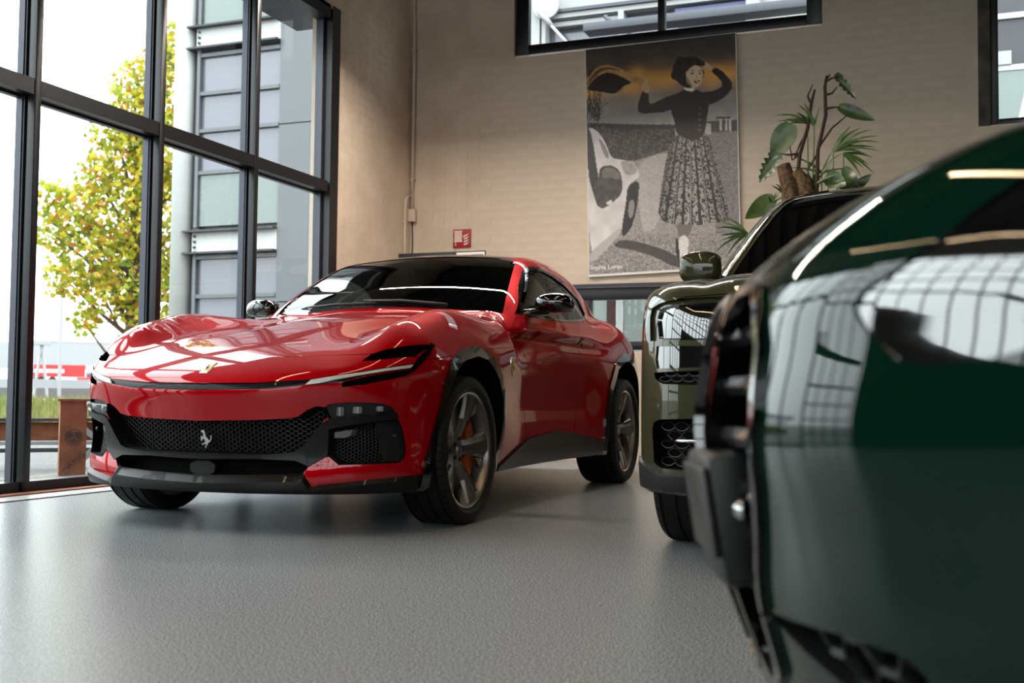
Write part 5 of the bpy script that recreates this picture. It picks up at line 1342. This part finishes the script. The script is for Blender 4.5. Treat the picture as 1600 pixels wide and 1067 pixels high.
paint([(526, 224), (540, 222), (556, 220), (548, 232), (534, 234)], '#5e3a2c'); paint([(531, 225), (552, 222), (545, 228)], '#f0e8dc', it=1)
paint([(494, 172), (512, 146), (560, 140), (578, 158), (560, 168), (530, 160), (512, 176), (500, 192)], '#30251e', .4, 21, 6)
lin = np.where(cp <= .04045, cp / 12.92, ((cp + .055) / 1.055) ** 2.4)
ca = me.color_attributes.new('print', 'FLOAT_COLOR', 'POINT'); ca.data.foreach_set('color', np.c_[np.clip(lin, 0, 1), np.ones(len(lin))].ravel())
link('print', me, vcol_mat('poster_print', .32), po)
text('Sophia Loren', .062, mat('caption_white', '#f2f2f0', .5), po, Matrix.Translation((-.545, -.0362, -1.055)) @ Matrix.Rotation(math.radians(90), 4, 'X'), .0006, 'caption')

# fire hose sign
sg = thing('fire_hose_sign', 'red fire hose sign with white reel and flames on the back wall', 'sign', (-4.758, YB, 2.269))
MB().box((-.10, -.016, -.096), (.10, -.004, .096), .003).build('sign_plate', mat('sign_red', '#a51c20', .4), sg, auto=30)
SW = mat('sign_white', '#e8dfd6', .5); q = MB(); f3 = lambda d: (lambda u, v: (u, -.016 - d, v))
for k in range(8): q.prism([(-.085 + .011 * k, -.03), (-.077 + .011 * k, -.03), (-.077 + .011 * k, .075), (-.085 + .011 * k, .075)], f3(-.001), f3(.001))
q.prism([(-.09, .072), (.006, .072), (.006, .082), (-.09, .082)], f3(-.001), f3(.0012)); q.prism([(-.09, -.036), (.006, -.036), (.006, -.027), (-.09, -.027)], f3(-.001), f3(.0012)); q.prism([(-.078, -.075), (-.062, -.075), (-.066, -.036), (-.074, -.036)], f3(-.001), f3(.001))
q.prism([(.010, .022), (.024, .030), (.036, .022), (.024, .006)], f3(-.001), f3(.001)); q.build('hose_reel_symbol', SW, sg)
q = MB()
for k in range(4): z = -.075 + .030 * k; q.prism(smooth_poly([(.020, z), (.060, z + .008), (.082, z + .040), (.070, z + .030), (.045, z + .022), (.026, z + .018)], 1), f3(-.001), f3(.001))
q.build('flame_symbol', SW, sg)
# advertising banner on the floor stand behind the red car
bn_ = thing('banner', 'dark advertising banner with a white text block seen over the red roof', 'banner', (-4.62, 9.95, 0))
MB().box((-.49, -.01, .25), (.44, .01, 2.03)).build('banner_board', mat('banner_black', '#171414', .4), bn_)
MB().prism(smooth_poly([(-.34, 1.94), (-.25, 1.99), (-.17, 1.985), (-.10, 1.95), (.05, 1.94), (.05, 1.86), (-.34, 1.86)], 2), lambda u, v: (u, -.0105, v), lambda u, v: (u, -.013, v)).build('printed_arm', mat('print_skin', '#c08a70', .5), bn_)
MB().box((.14, -.0125, 1.90), (.435, -.0105, 2.018)).build('text_block', mat('print_white', '#d8d4d0', .5), bn_)
q = MB()
for a, b, z in ((.155, .18, 1.985), (.20, .262, 1.985), (.29, .41, 1.985)):
    x = a
    while x < b: q.box((x, -.014, z - .012), (x + .012, -.0125, z + .012)); x += .017
q.box((.20, -.014, 1.925), (.27, -.0125, 1.94)); q.build('text_lines', EMB, bn_)
for x in (-.35, .3): MB().box((x - .03, -.2, 0), (x + .03, .2, .02)).box((x - .015, -.015, .02), (x + .015, .015, .26)).build('foot', FRAME, bn_)
# conduit
cd = thing('conduit', 'painted cable conduit with a junction box in the wall corner', 'conduit', (-5.325, YB - .04, 0))
MB().tube([(0, 0, 2.60), (0, 0, ZC - .05)], .017, 12).build('pipe', WALL, cd, smooth=True)
MB().box((-.045, -.03, 2.465), (.045, .035, 2.60), .008).build('junction_box', WALL, cd, auto=30)
MB().tube([(0, 0, 2.475), (.003, .01, 2.3), (0, .01, 1.9)], .006, 8).build('cable', FRAME, cd, smooth=True)
MB().tube([(-.005, -.01, 2.75), (-.02, -.09, 2.71), (-.022, -.12, 2.64), (-.022, -.12, 1.2)], .014, 10).build('branch_pipe', WALL, cd, smooth=True)
for z in (2.9, 3.6, 4.3): MB().box((-.022, -.022, z), (.022, .034, z + .02)).build('pipe_clip', WALL, cd)
MB().box((-.036, -.15, 2.44), (-.014, -.09, 2.46)).build('pipe_clip', WALL, cd)

# ---------------------------------------------------------------- tall plant behind the olive car
LGRN = mat('glossy_leaf', '#2f4a1c', .35, 0, .2); noise(LGRN, 5, '#1c300d', '#3a5722'); PALM = mat('palm_blade', '#3c5a22', .45); STALK = mat('woody_stem', '#3a2a1c', .9); MOSS = mat('moss_pole', '#4a3626', .95); noise(MOSS, 30, '#2c1f14', '#6b543a', bump=.8, bump_dist=.02)
plant = thing('potted_plant', 'tall potted monstera and palm against the back wall beside the poster', 'plant', (-1.18, 9.85, 0))
MB().lathe([(0, 0), (.24, 0), (.30, .70), (.27, .70), (.25, .62), (0, .62)], 32, 2).build('pot', FRAME, plant, auto=40)
f_, fw_ = 1764.15, None


def pp(px, py, dy=0.0):
    """a point seen at this place of the view in the plane of the plant, in plant space"""
    v = _f + _r * ((px - 800) / 1764.15) - _u * ((py - 533.5) / 1764.15); t = (9.85 + dy) / v.y
    return (v.x * t + 1.18, dy, _h + v.z * t)


PT = lambda *a: [tuple(round(c, 3) for c in pp(*p)) for p in a]
for pts, r in (([(-.04, 0, .62), (-.10, 0, 1.5), PT((1240, 330))[0], PT((1233, 290))[0], PT((1224, 258))[0]], [.085, .085, .08, .075, .06]), ([(.08, .02, .62), (.04, .03, 1.5), PT((1264, 320))[0], PT((1257, 285))[0], PT((1243, 268))[0]], [.085, .08, .075, .07, .05])):
    MB().tube(pts, r, 14).build('moss_stump', MOSS, plant, auto=50)
for pts, r in (([(.04, -.03, .62), (.06, -.02, 1.8)] + PT((1243, 300), (1250, 240), (1262, 200), (1268, 160), (1273, 140)), .016), ([(.1, .02, .62), (.12, .0, 1.8)] + PT((1276, 300), (1278, 235), (1290, 180), (1289, 135), (1292, 118)), .016)):
    MB().tube(pts, [r * 1.3, r * 1.2, r * 1.1, r, r, r * .9, r * .6], 8).build('stem', STALK, plant, smooth=True)
for a in ([(1290, 148), (1300, 146), (1308, 136)], [(1289, 128), (1294, 120), (1297, 116)], [(1268, 165), (1262, 150), (1270, 132)], [(1262, 205), (1250, 225), (1240, 250)], [(1278, 240), (1265, 260), (1262, 270)], [(1250, 240), (1238, 250), (1234, 228)], [(1290, 128), (1300, 122), (1312, 120)], [(1290, 170), (1300, 168), (1312, 167)], [(1264, 195), (1250, 185), (1236, 190)], [(1278, 232), (1300, 200), (1324, 180)], [(1250, 240), (1232, 242), (1218, 240)]):
    MB().tube(PT(*a), [.012, .009, .005], 6).build('twig', STALK, plant, smooth=True)


def leaf(base, tip, wid, name='leaf', m=LGRN, notch=False, sag=.10, dep=.0, seg=12, tw=0.):
    """broad leaf from base to tip in the plane of the view, with a midrib fold"""
    A, Bp = Vector(pp(*base)), Vector(pp(*tip, dep)); ax = Bp - A; L_ = ax.length; ax.normalize(); side = Vector((-ax.z, tw, ax.x)).normalized(); nrm = ax.cross(side); V, F = [], []
    for i in range(seg + 1):
        t = i / seg; w_ = wid * (math.sin(math.pi * min(1, t * .94 + .06) ** .75) ** .8); c = A + ax * L_ * t + nrm * (-sag * L_ * math.sin(math.pi * t))
        for s_ in (-1, -.5, 0, .5, 1):
            k = s_ * w_ * ((.38 if i % 2 else 1.0) if notch and abs(s_) == 1 and i > 2 else 1)
            V.append(c + side * k + nrm * abs(s_) * w_ * .18)
    for i in range(seg):
        for j in range(4): F.append((i * 5 + j, i * 5 + j + 1, i * 5 + 6 + j, i * 5 + 5 + j))
    n0 = len(V); V = V + [Vector(v) - nrm * .002 for v in V]; F = F + [tuple(n0 + q for q in f[::-1]) for f in F]
    return MB().add(V, F).build(name, m, plant, smooth=True)


leaf((1236, 193), (1206, 250), .105, sag=.04); leaf((1216, 238), (1186, 286), .085, notch=True, sag=.04); leaf((1210, 308), (1164, 342), .085, dep=-.1, sag=.05); leaf((1306, 115), (1339, 156), .042, notch=True)
leaf((1310, 166), (1368, 188), .055, sag=.05); leaf((1290, 275), (1322, 290), .075, dep=-.05); leaf((1318, 262), (1340, 290), .05, dep=-.1); leaf((1300, 280), (1345, 292), .06); leaf((1336, 292), (1362, 272), .04); leaf((1270, 300), (1276, 268), .04)


def blade(base, tip, wid=.014, sag=.12, dep=0.):
    A, Bp = Vector(pp(*base)), Vector(pp(*tip, dep)); V, F = [], []; seg = 6
    for i in range(seg + 1):
        t = i / seg; c = A.lerp(Bp, t) + Vector((0, 0, sag * (Bp - A).length * math.sin(math.pi * t))); w_ = wid * (1 - t ** 2.2) + .001; d = (Bp - A).normalized(); s_ = Vector((-d.z, .4, d.x)).normalized() * w_
        V += [c - s_, c + Vector((0, .004, .003)), c + s_]
    for i in range(seg): F += [(i * 3, i * 3 + 1, i * 3 + 4, i * 3 + 3), (i * 3 + 1, i * 3 + 2, i * 3 + 5, i * 3 + 4)]
    return MB().add(V, F).build('frond_blade', PALM, plant, smooth=True)


fans = [((1302, 236), [(1330, 196), (1345, 200), (1362, 202), (1372, 212), (1374, 222), (1368, 230), (1374, 236), (1362, 246), (1355, 232), (1320, 205)], .015),
        ((1318, 240), [(1350, 262), (1362, 268), (1358, 258), (1366, 272), (1346, 276), (1340, 262), (1364, 246)], .013),
        ((1262, 192), [(1228, 186), (1214, 190), (1220, 182), (1232, 194), (1210, 181), (1246, 176)], .011),
        ((1272, 196), [(1248, 164), (1256, 160), (1264, 170), (1282, 168), (1246, 178)], .012),
        ((1284, 270), [(1240, 244), (1234, 262), (1250, 250), (1300, 236), (1316, 240), (1325, 262)], .010),
        ((1270, 290), [(1232, 278), (1240, 268), (1258, 260), (1280, 258), (1296, 262), (1306, 280), (1312, 270)], .012),
        ((1168, 366), [(1128, 348), (1120, 356), (1124, 368), (1132, 340), (1130, 384), (1116, 395), (1134, 402), (1126, 376)], .013),
        ((1206, 318), [(1214, 300), (1224, 296), (1200, 306), (1232, 304)], .010), ((1222, 300), [(1212, 288), (1206, 290), (1234, 284), (1240, 296)], .009)]
for b_, tips, w_ in fans:
    MB().tube([(.05, 0, .65), (.04, -.02, 1.7), pp(b_[0], b_[1] + 25), pp(*b_)], [.008, .007, .006, .004], 6).build('frond_stalk', PALM, plant, smooth=True)
    for t_ in tips: blade(b_, t_, w_, rng.uniform(.02, .14), rng.uniform(-.12, .12))
